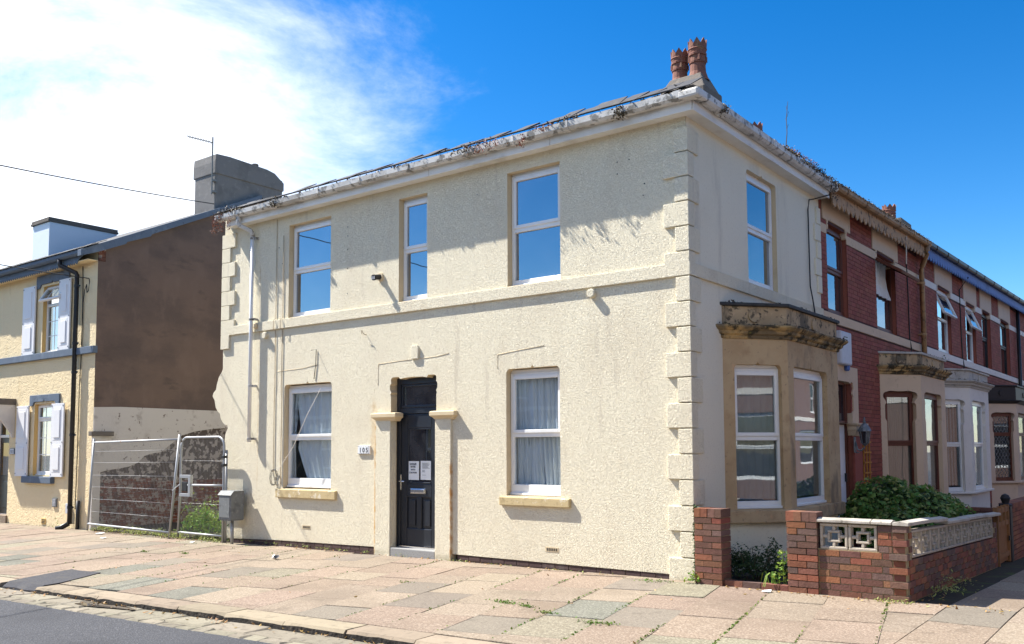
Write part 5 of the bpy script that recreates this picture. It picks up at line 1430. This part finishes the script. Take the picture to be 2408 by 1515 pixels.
# wall lantern
LA = thing('wall_lantern', 'ornate silvered lantern on a scrolled bracket beside the white door', 'lantern', (.3, 6.4, 1.6))
TLn = lambda x, y, z: (.05 + (x - .05) * .72, 6.25 + (y - 6.25) * .6, 1.80 + (z - 1.80) * .78)
cx, cy = .30, 6.25
m = MB(TLn); m.box(.045, .075, 6.17, 6.33, 1.42, 1.78); m.build('back_plate', 'lampmetal', LA, bevel=.012)
m = MB(TLn); m.tube([(.07, 6.25, 1.68), (.12, 6.25, 1.50), (.20, 6.25, 1.47), (.28, 6.25, 1.53), (.30, 6.25, 1.60)], .02, 8); m.tube([(.07, 6.25, 1.50), (.10, 6.25, 1.42), (.16, 6.25, 1.44)], .014, 6); m.build('arm', 'lampmetal', LA, smooth=True)
m = MB(TLn); m.lathe((cx, cy, 1.58), [(.03, 0), (.06, .03), (.075, .05)], 8); m.lathe((cx, cy, 1.90), [(.16, 0), (.165, .02), (.12, .10), (.06, .17), (.03, .19), (.045, .21), (.02, .24), (.03, .27), (.004, .33)], 8); m.build('cap', 'lampmetal', LA)
m = MB(TLn); m.lathe((cx, cy, 1.63), [(.085, 0), (.13, .27)], 6); m.build('glazing', 'pane_dark', LA)
m = MB(TLn)
for i in range(6):
    a = i * math.pi / 3; m.tube([(cx + .088 * math.cos(a), cy + .088 * math.sin(a), 1.63), (cx + .135 * math.cos(a), cy + .135 * math.sin(a), 1.91)], .010, 5)
m.build('lantern_bar', 'lampmetal', LA)
TR = thing('trellis', 'narrow orange wooden trellis against the brick wall behind the lantern', 'trellis', (.05, 6.9, .4))
for y in (6.80, 6.98, 7.16):
    m = MB(); m.box(.03, .05, y - .016, y + .016, .3, 1.72); m.build('upright', 'trellis', TR)
for i in range(8):
    z = .4 + i * .185; m = MB(); m.box(.05, .066, 6.76, 7.2, z - .014, z + .014); m.build('crosspiece', 'trellis', TR)

# ================================================================== front garden of the corner house
def bpick(): return M['bricks'][rnd.choice((0, 0, 1, 1, 2, 2, 3, 3, 4, 5, 6))]
brick_cache = {}
def gbrick(parent, x0, x1, y0, y1, z0, z1, key=None):
    m = MB(); j = lambda: rnd.uniform(-.0025, .0025)
    m.box(x0 + j(), x1 + j(), y0 + j(), y1 + j(), z0, z1)
    for v in m.v: v.z += rnd.uniform(-.001, .001)
    return m.build('brick', bpick(), parent)
CR = .0718
GW = thing('garden_wall', 'low brick garden wall with pierced concrete screen blocks and pale coping', 'wall', (1.85, -.07, 0))
m = MB(); m.box(1.222, 2.462, -.108, -.012, -.1, .50); m.box(1.222, 1.545, -.128, .04, .5, .87); m.box(2.19, 2.462, -.108, -.012, .5, .775)
m.box(2.372, 2.462, -.01, 4.88, -.4, .40); m.box(2.372, 2.462, -.01, .11, .40, .775); m.box(2.372, 2.462, 4.62, 4.88, .40, .62)
for v in m.v:
    if v.y > .5: v.z -= .03 * v.y
m.build('mortar', 'mortar', GW)
for j in range(11):
    z = j * CR - .005; odd = j % 2
    if j == 0: z = -.03
    zt = j * CR - .005 + CR - .010
    # front face
    if j < 7: lo, hi = 1.56, 2.33
    else: lo, hi = 2.185, 2.33
    x = lo - (.11 if odd else 0)
    while x < hi - .005:
        a, b = max(x, lo), min(x + .222, hi)
        if b - a > .03: gbrick(GW, a + .004, b - .006, -.118, -.02, z, zt)
        x += .222
    # toothed end of the wall: alternate courses stand proud
    p = 0.0 if odd else .028
    if odd: gbrick(GW, 2.336, 2.452, -.116, -.02, z, zt)
    else: gbrick(GW, 2.30 if j < 7 else 2.336, 2.478, -.134, -.02, z, zt)
for j in range(11):
    z = j * CR - .005; odd = j % 2
    y = -.115 if odd else -.02
    k = 0
    while y < 4.86:
        a, b = max(y, -.02), min(y + .222, 4.88)
        if y < -.02: a = -.012
        if j < 6 or b < .13 or a > 4.62:
            if b - a > .03 and (j < 9 or b < .13):
                zo = -.03 * max(a, 0)
                m = MB(); m.box(2.38, 2.474 + rnd.uniform(-.002, .002), a + .004, b - .006, z + zo, z + CR - .010 + zo); m.build('brick', bpick(), GW)
        y += .222
# pier at the left end of the front wall
for j in range(11):
    z = j * CR - .005 if j else -.03; zt = j * CR - .005 + CR - .010; odd = j % 2
    cuts = (1.21, 1.33, 1.556) if odd else (1.21, 1.43, 1.556)
    for a, b in zip(cuts, cuts[1:]): gbrick(GW, a + .004, b - .005, -.146, .05, z, zt)
z = 11 * CR - .005
for i in range(4): gbrick(GW, 1.207 + i * .0885, 1.29 + i * .0885, -.148, .06, z, z + .105)
# screen blocks
def screen(parent, O, U, N, s=.295, t=.09, hgt=None):
    hgt = hgt or s
    T = plane(O, U, N); m = MB(T); e = .03; h = hgt
    m.box(0, s, 0, t, 0, e); m.box(0, s, 0, t, h - e, h); m.box(0, e, 0, t, e, h - e); m.box(s - e, s, 0, t, e, h - e)
    a, b = s * .27, s * .73; c_, d = h * .27, h * .73; k = .026
    m.box(a, b, .004, t - .004, c_, c_ + k); m.box(a, b, .004, t - .004, d - k, d); m.box(a, a + k, .004, t - .004, c_ + k, d - k); m.box(b - k, b, .004, t - .004, c_ + k, d - k)
    mu, mz = s / 2, h / 2
    m.box(mu - .016, mu + .016, .006, t - .006, e, c_); m.box(mu - .016, mu + .016, .006, t - .006, d, h - e); m.box(e, a, .006, t - .006, mz - .016, mz + .016); m.box(b, s - e, .006, t - .006, mz - .016, mz + .016)
    return m.build('screen_block', 'screen', parent, bevel=.006, seg=1)
for x in (1.572, 1.878): screen(GW, (x, -.108, .497), (1, 0, 0), (0, 1, 0), s=.298, hgt=.278)
n = 11; ys, ye = .135, 4.60; w1_ = (ye - ys) / n
for i in range(n):
    y = ys + i * w1_
    screen(GW, (2.466, y, .435 - .03 * y), (0, 1, -.03), (-1, 0, 0), s=w1_ - .006, hgt=.29)
# coping
for a, b in ((1.55, 2.12), (2.126, 2.335)):
    m = MB(); m.prism([(-.148, .787), (-.148, .818), (-.07, .838), (.02, .822), (.02, .787)], 'u', a, b); m.build('coping_stone', 'coping', GW, bevel=.006)
y = -.15
for L in (.62, .6, .58, .62, .6, .6, .6, .6, .42):
    zo = -.03 * max(y, 0); zo2 = -.03 * max(y + L, 0); drop = 0 if y < 1.0 or 2.7 < y < 3.7 else -.008
    m = MB(); P = [(2.345, .0), (2.345, .034), (2.42, .052), (2.505, .036), (2.505, 0)]
    A = [m.p(x, y + .004, (.782 if y < 1.2 else .742) + z + zo + drop) for x, z in P]; B = [m.p(x, y + L - .004, (.782 if y < 1.2 else .742) + z + zo2 + drop) for x, z in P]
    for k in range(5): m.face((A[k], A[(k + 1) % 5], B[(k + 1) % 5], B[k]))
    m.face(A[::-1]); m.face(B); m.build('coping_stone', 'coping', GW, bevel=.006); y += L
# white scraps of mortar on the ledge under the blocks
# brick pier against the corner of the house
PA = thing('brick_pier', 'narrow brick pier standing against the corner of the cream house', 'pier', (.27, -.05, 0))
m = MB(); m.box(.11, .428, -.155, .09, -.1, .80); m.build('mortar', 'mortar', PA)
for j in range(11):
    z = j * CR - .005 if j else -.06; zt = j * CR - .005 + CR - .010; odd = j % 2
    cuts = (.095, .205, .442) if odd else (.095, .32, .442)
    for a, b in zip(cuts, cuts[1:]): gbrick(PA, a + .004, b - .005, -.17, .10, z, zt)
z = 11 * CR - .005
for i in range(4): gbrick(PA, .093 + i * .0885, .173 + i * .0885, -.172, .10, z, z + .10)
# soil and the low brick edging in the gap
g = MB(); g.quad([(0, -.04, .02), (2.39, -.04, .02), (2.39, 4.9, -.05), (0, 4.9, -.05)]); tag(g.build('garden_soil', 'soil'), kind='structure')
ED = thing('brick_edging', 'low red brick edging across the gap between the two piers', 'edging', (.8, -.08, 0))
x = .45
while x < 1.19:
    gbrick(ED, x, min(x + .215, 1.205), -.13, -.03, -.05, .062); x += .222
# wooden gate, far wall and dividing wall
GT = thing('garden_gate', 'weathered orange wooden garden gate at the end of the block wall', 'gate', (2.43, 5.5, -.18))
for i in range(6):
    y = 5.04 + i * .15; m = MB(); m.box(2.42, 2.442, y, y + .142, -.15, .42); m.build('board', 'woodgate', GT)
for z in (-.08, .40, .60):
    m = MB(); m.box(2.443, 2.47, 5.02, 5.96, z, z + .07); m.build('rail', 'woodgate', GT)
for y in (5.0, 5.30, 5.62, 5.90):
    m = MB(); m.box(2.41, 2.475, y, y + .06, -.18 if y in (5.0, 5.90) else .4, .70); m.build('stile', 'woodgate', GT)
m = MB(); m.box(2.47, 2.49, 5.85, 5.9, .15, .22); m.build('latch', 'black', GT)
FW = thing('far_garden_wall', 'plain red brick garden wall beyond the wooden gate', 'wall', (2.45, 9, -.2))
m = MB(); m.box(2.32, 2.458, 6.22, 14.0, -.4, .60); m.build('mortar', 'tmortar', FW)
nb = 0
rest = MB()
for j in range(12):
    z = -.26 + j * .074; y = 6.2 - (.11 if j % 2 else 0)
    while y < 14:
        a, b = max(y, 6.2), y + .215
        if a < 8.8: m = MB(); m.box(2.31, 2.47, a, b, z, z + .063); m.build('brick', M['bricks'][rnd.choice((0, 1, 4, 1))], FW)
        else: rest.box(2.31, 2.47, a, b, z, z + .063)
        y += .225
tag(rest.build('brickwork', M['bricks'][4], FW), kind='stuff')
y = 6.2
while y < 8.8:
    m = MB(); m.box(2.29, 2.49, y, y + .068, .62, .70); m.build('brick', M['bricks'][rnd.choice((0, 1, 4))], FW); y += .075
for (px, py) in ((2.42, 6.1),):
    m = MB(); m.box(2.33, 2.49, 5.98, 6.16, -.3, .66); m.lathe((2.41, 6.07, .66), [(.10, 0), (.10, .03), (.05, .05), (.06, .09), (.075, .13), (.05, .18), (.01, .2)], 12); m.build('gate_post', 'blackwood', FW, bevel=.01)
DW = thing('dividing_wall', 'dark brick wall dividing the front gardens below the white bay', 'wall', (1.2, 7.4, 0))
m = MB(); m.box(0.02, 2.30, 7.32, 7.42, -.3, .52); m.build('mortar', 'tmortar', DW)
for j in range(11):
    z = -.25 + j * .074; x = .02 - (.11 if j % 2 else 0)
    while x < 2.3:
        a, b = max(x, .02), min(x + .215, 2.3)
        if b - a > .03: m = MB(); m.box(a, b, 7.305, 7.43, z, z + .063); m.build('brick', M['bricks'][rnd.choice((2, 3, 4))], DW)
        x += .225
# ------------------------------------------------------------------ plants
def ellips(cs, n, seed, shell=.25):
    r = random.Random(seed); P = []
    tot = sum(a * b * c_ for _, (a, b, c_) in cs)
    for (c0, rr) in cs:
        k = int(n * rr[0] * rr[1] * rr[2] / tot)
        for _ in range(k):
            v = Vector((r.gauss(0, 1), r.gauss(0, 1), r.gauss(0, 1))).normalized()
            if v.z < -.25: v.z *= -.6
            f = 1 - shell * r.random() ** 2 + .09 * mnoise.noise(Vector(c0) * 3 + v * 2.6) + .05 * mnoise.noise(v * 7 + Vector(c0))
            P.append((c0[0] + v.x * rr[0] * f, c0[1] + v.y * rr[1] * f, c0[2] + v.z * rr[2] * f, v.x * .8, v.y * .8, v.z * .8))
    return P
HG = thing('ivy_hedge', 'dense rounded ivy hedge behind the block garden wall', 'hedge', (1.2, 4.8, 0))
cs = [((.95, 4.75, .40), (.62, .85, .76)), ((1.45, 4.7, .32), (.62, 1.0, .70)), ((1.9, 4.9, .2), (.42, .9, .56)), ((1.5, 3.7, .25), (.55, .7, .50)), ((1.3, 5.7, .3), (.7, .8, .62)), ((.75, 4.4, .3), (.45, .5, .62)), ((1.95, 3.9, .15), (.35, .8, .42))]
leaves('foliage', 'leaf_ivy', HG, ellips(cs, 9000, 1), .085, .4, 2, .8, .4)
leaves('foliage', 'leaf_ivy2', HG, ellips(cs, 2600, 3, .1), .075, .4, 4, .7, .4)
leaves('foliage', 'leaf_dark', HG, ellips([(c0, tuple(x * .86 for x in r_)) for c0, r_ in cs], 5000, 5, .35), .10, .2, 6, .8, .3)
m = MB()
for k in range(14):
    a = k * .45; m.tube([(1.3 + .3 * math.cos(a), 4.7 + .5 * math.sin(a), -.1), (1.3 + .5 * math.cos(a), 4.7 + .8 * math.sin(a), .35), (1.3 + .6 * math.cos(a + .3), 4.7 + .9 * math.sin(a + .3), .7)], [.02, .014, .006], 5)
m.build('stems', 'stem', HG)
SH = thing('garden_shrub', 'small dark leafy shrub in the shaded corner below the bay', 'shrub', (.6, .45, 0))
cs = [((.62, .5, .12), (.30, .28, .30)), ((.40, .45, .10), (.22, .24, .24)), ((.80, .5, .30), (.10, .12, .26)), ((.98, .45, .12), (.18, .2, .22)), ((.30, .6, .15), (.2, .2, .28))]
leaves('foliage', 'leaf_dark', SH, ellips(cs, 2600, 7, .6), .042, .5, 8, .5)
m = MB()
for k in range(9): a = k * .7; m.tube([(.6, .5, 0), (.6 + .2 * math.cos(a), .5 + .18 * math.sin(a), .2), (.6 + .3 * math.cos(a), .5 + .22 * math.sin(a), .36)], [.008, .005, .003], 5)
m.build('stems', 'stem', SH)
PW = thing('pier_weed', 'bright green weed with strappy leaves against the wall pier', 'weed', (1.12, -.02, 0))
P = [];
for k in range(9): P += clump((1.10 + rnd.uniform(-.06, .05), -.02 + rnd.uniform(-.05, .05), .08 + k * .04), .035, .03, .02, 12, 700 + k)
leaves('foliage', 'leaf_weed', PW, P, .045, .4, 9, .55)
m = MB()
for k in range(9):
    a = rnd.uniform(0, 6.28); d = Vector((math.cos(a), math.sin(a), 0)) * rnd.uniform(.08, .2); p = Vector((1.0 + rnd.uniform(-.05, .05), -.06, .06)); n_ = Vector((-d.y, d.x, 0)).normalized() * .007
    q = [p, p + d * .4 + Vector((0, 0, .13)), p + d * .8 + Vector((0, 0, .10)), p + d * 1.1 + Vector((0, 0, -.02))]
    for s_, e_ in zip(q, q[1:]): m.quad([tuple(s_ - n_), tuple(s_ + n_), tuple(e_ + n_ * .7), tuple(e_ - n_ * .7)])
m.tube([(1.12, -.02, .05), (1.11, -.02, .45)], .004, 5)
m.build('strap_leaves', 'leaf_weed', PW)
IV = thing('climbing_ivy', 'thin dark ivy climbing between the quoins and the brick pier', 'ivy', (.075, -.14, 0))
P = []
for k in range(60):
    z = .05 + k * .0145; P += clump((.078 + rnd.uniform(-.012, .012), -.10, z), .010, .03, .01, 5, 800 + k)
leaves('foliage', 'leaf_dark', IV, P, .03, .2, 10, .7)
leaves('foliage', 'leaf_weed', IV, clump((.09, -.19, .03), .05, .03, .05, 70, 870), .04, .4, 11, .6)
m = MB(); m.tube([(.08, -.09, 0), (.082, -.095, .4), (.076, -.09, .9)], .004, 5); m.build('stems', 'stem', IV)
WD = thing('weed_patch', 'bright green weeds growing in the yard behind the mesh fence', 'weeds', (-10.4, .3, -.08))
P = []
r8 = random.Random(8)
for k in range(120):
    x = r8.uniform(-10.9, -9.5); y = r8.uniform(-.05, .8); hh = max(.05, (.26 + .36 * math.exp(-((x + 10.55) / .35) ** 2)) * r8.uniform(.4, 1.05))
    P += clump((x, y, -.08 + hh * .6), .05, .05, hh * .35, 16, 900 + k)
leaves('foliage', 'leaf_weed', WD, P, .06, .7, 12, .45)
P = []
for k in range(26):
    x = r8.uniform(-10.85, -10.3); y = r8.uniform(.0, .35); hh = r8.uniform(.35, .62)
    for q in range(9): P.append((x + r8.gauss(0, .03), y + r8.gauss(0, .03), -.08 + hh * (q + 2) / 10))
leaves('foliage', 'leaf_weed', WD, P, .11, .8, 13, .32)
P = []
for k in range(70): P += clump((r8.uniform(-13.9, -9.4), r8.uniform(-.25, .25), -.08), .07, .05, .05, 13, 1100 + k)
leaves('foliage', 'leaf_ivy2', WD, P, .05, .6, 14, .5)
P = []
for k in range(22): P += clump((r8.uniform(-9.6, -9.35), r8.uniform(.0, .1), -.05 + k * .045), .03, .03, .02, 6, 1200 + k)
leaves('foliage', 'leaf_dark', WD, P, .06, .6, 15, .4)
m = MB()
for k in range(30): x = r8.uniform(-10.85, -9.6); y = r8.uniform(0, .5); m.tube([(x, y, -.12), (x + r8.uniform(-.04, .04), y, .12), (x + r8.uniform(-.06, .06), y, r8.uniform(.2, .4))], [.005, .004, .002], 4)
m.build('stems', 'leaf_weed', WD)
g = MB(); g.quad([(-14.3, -.03, -.10), (-9.3, -.03, -.075), (-9.3, 8, -.06), (-14.3, 8, -.06)]); tag(g.build('yard_soil', 'soil'), kind='structure')
# ------------------------------------------------------------------ mesh fence and gate across the yard
FE = thing('mesh_fence_panel', 'galvanised mesh security fence panel across the yard entrance', 'fence', (-12.4, -.2, -.1))
def bar(parent, pts, r, name, n=10):
    m = MB(); m.tube(pts, r, n); return m.build(name, 'galv', parent, smooth=True)
bl, tl_, br_, tr_ = (-14.03, -.22, -.10), (-13.97, -.16, 1.86), (-10.90, -.24, -.13), (-10.74, -.16, 1.90)
bar(FE, [bl, tl_], .021, 'post'); bar(FE, [br_, tr_], .024, 'post')
L3 = lambda a, b, t: tuple(lerp(p, q, t) for p, q in zip(a, b))
fp = lambda s, t: L3(L3(bl, tl_, t), L3(br_, tr_, t), s)
bar(FE, [fp(0, .955), fp(1, .955)], .021, 'top_rail'); bar(FE, [fp(0, .075), fp(1, .075)], .021, 'bottom_rail')
for t in (.21, .345, .475, .60, .735, .855): bar(FE, [fp(.01, t), fp(.99, t + .004)], .0025, 'horizontal_wire', 5)
m = MB()
for i in range(1, 64): m.tube([fp(i / 64, .08), fp(i / 64, .95)], .0026, 4, caps=False)
tag(m.build('vertical_wires', 'galv', FE))
GA = thing('mesh_gate', 'galvanised mesh gate with rounded top and lock box beside the fence panel', 'gate', (-10, -.15, -.1))
gx0, gx1, gy = -10.66, -9.28, -.17
pts = [(gx0 - .06, gy, -.10), (gx0, gy, .9), (gx0 + .0, gy, 1.66)] + [(gx0 + .18 - .18 * math.cos(R(a)), gy, 1.66 + .18 * math.sin(R(a))) for a in (25, 50, 75, 90)] + [(gx1 - .18 + .18 * math.sin(R(a)), gy, 1.66 + .18 * math.cos(R(a))) for a in (0, 15, 40, 65, 90)] + [(gx1, gy, .9), (gx1 + .0, gy, -.10)]
bar(GA, pts, .022, 'frame')
bar(GA, [(gx0 + .25, gy, .94), (gx1, gy, .95)], .021, 'middle_rail'); bar(GA, [(gx0 - .05, gy, .04), (gx1, gy, .035)], .019, 'bottom_rail')
m = MB(); 
for (a, b, c_, d) in ((-10.66, -10.30, 1.07, 1.13), (-10.66, -10.30, .72, .78), (-10.37, -10.30, .78, 1.07)): m.box(a, b, gy - .03, gy + .03, c_, d)
m.build('lock_box', 'galv', GA, bevel=.004)
m = MB(); m.box(-10.60, -10.42, gy - .02, gy + .02, .82, 1.0); m.build('lock', 'black', GA, bevel=.01)
m = MB()
for i in range(9): c_ = Vector((-10.62 - i * .028, gy - .05, .95 - i * .014)); m.tube([c_ + Vector((.014 * math.cos(a), .004 * math.sin(a), .012 * math.sin(a))) for a in [k * 1.05 for k in range(7)]], .004, 5)
m.build('chain', 'galv', GA)
m = MB()
for i in range(1, 34): x = lerp(gx0, gx1, i / 34); m.tube([(x, gy, .04), (x, gy, 1.80)], .0022, 4, caps=False)
for z in (.6, 1.4): m.tube([(gx0, gy, z), (gx1, gy, z)], .0012, 4, caps=False)
m.build('mesh_wires', 'galv', GA)
m = MB(); m.tube([(gx1 + .015, gy + .04, 1.9 - .3), (gx1 + .015, gy + .04, -.12)], .026, 8); m.build('hinge_post', 'galv', GA, smooth=True)
for z in (1.45, 1.30, .80): m = MB(); m.box(gx1 - .04, gx1 + .04, gy - .035, gy + .05, z, z + .05); m.build('clamp', 'black', GA, bevel=.006)
# grey cabinet on a post
CB = thing('meter_cabinet', 'weathered grey metal cabinet on a thin post beside the yard gate', 'cabinet', (-8.9, -.25, -.1))
m = MB(); m.prism([(-.37, .36), (-.37, .80), (-.31, .86), (-.09, .86), (-.09, .36)], 'u', -9.13, -8.77); m.build('case', 'greymetal', CB, bevel=.012)
m = MB(); m.box(-9.11, -8.80, -.378, -.368, .40, .78); m.build('cabinet_door', 'greymetal', CB, bevel=.004)
m = MB(); m.prism([(-.39, .795), (-.32, .872), (-.08, .872), (-.08, .86), (-.315, .86), (-.38, .79)], 'u', -9.145, -8.755); m.build('lid', 'greymetal', CB)
m = MB(); m.tube([(-8.93, -.22, .37), (-8.93, -.22, -.12)], .028, 10); m.build('post', 'galv', CB, smooth=True)
m = MB(); m.box(-9.12, -8.78, -.36, -.10, .345, .362); m.build('base_tray', 'greymetal', CB)
# ------------------------------------------------------------------ overhead wires
def wire(name, a, b, sag, r, label):
    a, b = Vector(a), Vector(b); m = MB()
    m.tube([a.lerp(b, i / 16) - Vector((0, 0, sag * 4 * (i / 16) * (1 - i / 16))) for i in range(17)], r, 5)
    return tag(m.build(name, 'cable'), label, 'cable')
wire('overhead_cable', (-14.36, 2.93, 7.72), (-9.9, -9.2, 6.05), .12, .012, 'overhead cable running from the dark chimney towards the upper left')
wire('overhead_cable', (-14.66, -.03, 5.44), (-20.0, -2.45, 6.65), .06, .012, 'overhead cable fixed to the yellow wall beside the black downpipe')
# ------------------------------------------------------------------ moss in the joints, fallen leaves, litter
P = []; r9 = random.Random(21)
for k in range(-16, 5):
    x0 = .18 + .63 * k
    y = -3.8
    while y < -.2:
        dens = max(0, mnoise.noise(Vector((k * 1.7, y * .8, 3.1))) + .12) * (1.5 if k > -5 else .55)
        n_ = int(dens * 34)
        for _ in range(n_):
            yy = y + r9.uniform(0, .25); P.append((x0 - .02 + sx * (yy + 2) + r9.gauss(0, .008), yy, GZ(x0, yy) + r9.uniform(-.008, .012)))
        y += .25
for (cx_, cy_, n_, s_) in ((-1.05, -2.35, 130, .10), (-.72, -2.42, 70, .06), (-.33, -2.6, 60, .07), (.35, -2.75, 110, .12), (-3.0, -1.9, 20, .05), (-8.4, -1.5, 60, .06), (-9.3, -1.7, 60, .05), (-.4, -.28, 90, .14)):
    for _ in range(n_): P.append((cx_ + r9.gauss(0, s_), cy_ + r9.gauss(0, s_ * .35), GZ(cx_, cy_) + abs(r9.gauss(0, .015))))
o = leaves('joint_moss', 'moss', pav, P, .026, 1.0, 22, .7); tag(o, kind='stuff')
P = []
for k in range(150):
    x = r9.uniform(-9, -.8); P.append((x, KY(x) - abs(r9.gauss(0, .10)) - .02, RZ(x) + .025))
for k in range(80):
    x = r9.uniform(-9, -1); P.append((x, r9.uniform(-.14, -.02), GZ(x, 0) + .012))
for k in range(26): P.append((r9.uniform(-9, 3), r9.uniform(-3.8, -.3), -.02))
P = [(a, b, max(c_, GZ(a, b) + .008) if b > KY(a) + .02 else c_) for a, b, c_ in P]
for k in range(70): x = r9.uniform(.5, 3.4); P.append((x, -.2 - abs(r9.gauss(0, .05)) if x < 2.4 else r9.uniform(-.3, 0), .01))
for k in range(50): P.append((2.5 + abs(r9.gauss(0, .06)), r9.uniform(.2, 2.2), GZ(2.6, 1) + .01))
for k in range(90): P.append((r9.uniform(-14, -9.3), r9.gauss(-.18, .08), GZ(-11, 0) + .012))
lf = leaves('fallen_leaves', 'dryleaf', None, P, .045, 1.6, 23, .45); tag(lf, 'dry brown leaves scattered along the gutter and the foot of the walls', 'leaves', kind='stuff')
P = []
for k in range(60): P += clump((r9.uniform(-9.2, -.3), -.03, GZ(-4, 0)), .04, .015, .015, 4, 1500 + k)
P += clump((2.62, .95, 0), .1, .25, .07, 160, 1600) + clump((-15.3, -.2, -.12), .1, .08, .12, 60, 1601) + clump((2.35, -.2, 0), .14, .04, .02, 60, 1602)
wf = leaves('wall_foot_weeds', 'leaf_ivy2', None, P, .04, .9, 24, .4); tag(wf, 'thin scrubby weeds along the foot of the walls', 'weeds', kind='stuff')
LT = thing('litter', 'crumpled white plastic cup lying on the pavement left of the door', 'litter', (-6.4, -1.2, -.07))
m = MB(); T = Matrix.Translation((-6.42, -1.22, -.035)) @ Matrix.Rotation(R(78), 4, 'Y') @ Matrix.Rotation(R(20), 4, 'X')
n = 10
prof = [(.028, -.07), (.036, -.02), (.03, .03), (.045, .06)]
rings = [[m.p(*(T @ Vector((r * math.cos(t) * (.6 if z > 0 else 1), r * math.sin(t), z)))) for t in [2 * math.pi * k / n for k in range(n)]] for r, z in prof]
for A, B in zip(rings, rings[1:]):
    for k in range(n): m.face((A[k], A[(k + 1) % n], B[(k + 1) % n], B[k]))
m.face(rings[0][::-1]); m.build('cup', 'white', LT, smooth=True)
m = MB(); m.quad([(-6.52, -1.26, -.088), (-6.62, -1.28, -.084), (-6.63, -1.22, -.08), (-6.53, -1.20, -.07)]); m.build('lid', 'white', LT)
for (x, y, s, lab) in ((-13.2, -.38, .12, 'scrap of white paper below the left part of the mesh fence'), (-12.2, -.85, .08, 'small white scrap on the pavement in front of the mesh fence'), (1.03, -.30, .055, 'flat white scrap on the paving by the gap between the piers'), (-9.8, -.45, .06, 'pale wrapper on the paving below the mesh gate')):
    z = GZ(x, y) + .012; m = MB()
    P_ = [(x - s, y - s * .4, z), (x + s, y - s * .55, z + .004), (x + s * .8, y + s * .5, z + .022), (x - s * .7, y + s * .45, z + .010)]
    m.quad(P_); m.quad([(p[0], p[1], p[2] - .004) for p in P_][::-1]); tag(m.build('paper_scrap', 'white'), lab, 'litter')
# ================================================================== houses across the two streets (seen only in the window reflections)
def far_house(name, label, O, U, N, wid, mt, hgt=6.2):
    T = plane(O, U, N); h = thing(name, label, 'house', O, 'houses across the street')
    m = MB(T); holes = [rect(wid * a - .55, wid * a + .55, z0, z1) for a in (.25, .75) for z0, z1 in ((3.6, 5.3),)] + [rect(wid * .2, wid * .5, .7, 2.6), rect(wid * .66, wid * .82, 0, 2.6)]
    m.sheet(rect(0, wid, -.4, hgt), holes, 0, .2); m.build('wall', mt, h)
    for hl in holes[:3]: window(h, T, hl[0][0], hl[1][0], hl[0][1], hl[2][1], pane='pane_dark', depth=.1)
    m = MB(T); m.box(wid * .66, wid * .82, .15, .2, 0, 2.6); m.build('door', 'door', h)
    m = MB(T); m.box(0, wid, -.03, .02, 3.1, 3.3); m.build('string_course', 'whitepaint', h)
    m = MB(T); m.quad([(-.0, -.3, hgt), (wid, -.3, hgt), (wid, 4.2, hgt + 2.3), (0, 4.2, hgt + 2.3)]); m.quad([(0, 4.2, hgt + 2.3), (wid, 4.2, hgt + 2.3), (wid, 8.5, hgt), (0, 8.5, hgt)]); m.build('roof', 'slate', h)
    m = MB(T); m.box(0, wid, -.32, -.22, hgt - .12, hgt); m.build('gutter_length', 'whitepaint', h)
    m = MB(T); m.box(0, .1, .2, 8.3, -.4, hgt); m.build('side_wall', mt, h)
    return h
for i in range(11):
    far_house('opposite_house', 'red brick house reflected in the bay windows from across the street', (14.0, -5.55 + i * 7.0, 0), (0, -1, 0), (1, 0, 0), 6.98, 'oppbrick')
for i in range(7):
    far_house('opposite_house', 'red brick house reflected in the ground floor side windows from across the road', (-40 + (i + 1) * 7.0, -19.0, 0), (-1, 0, 0), (0, -1, 0), 6.98, 'oppbrick')
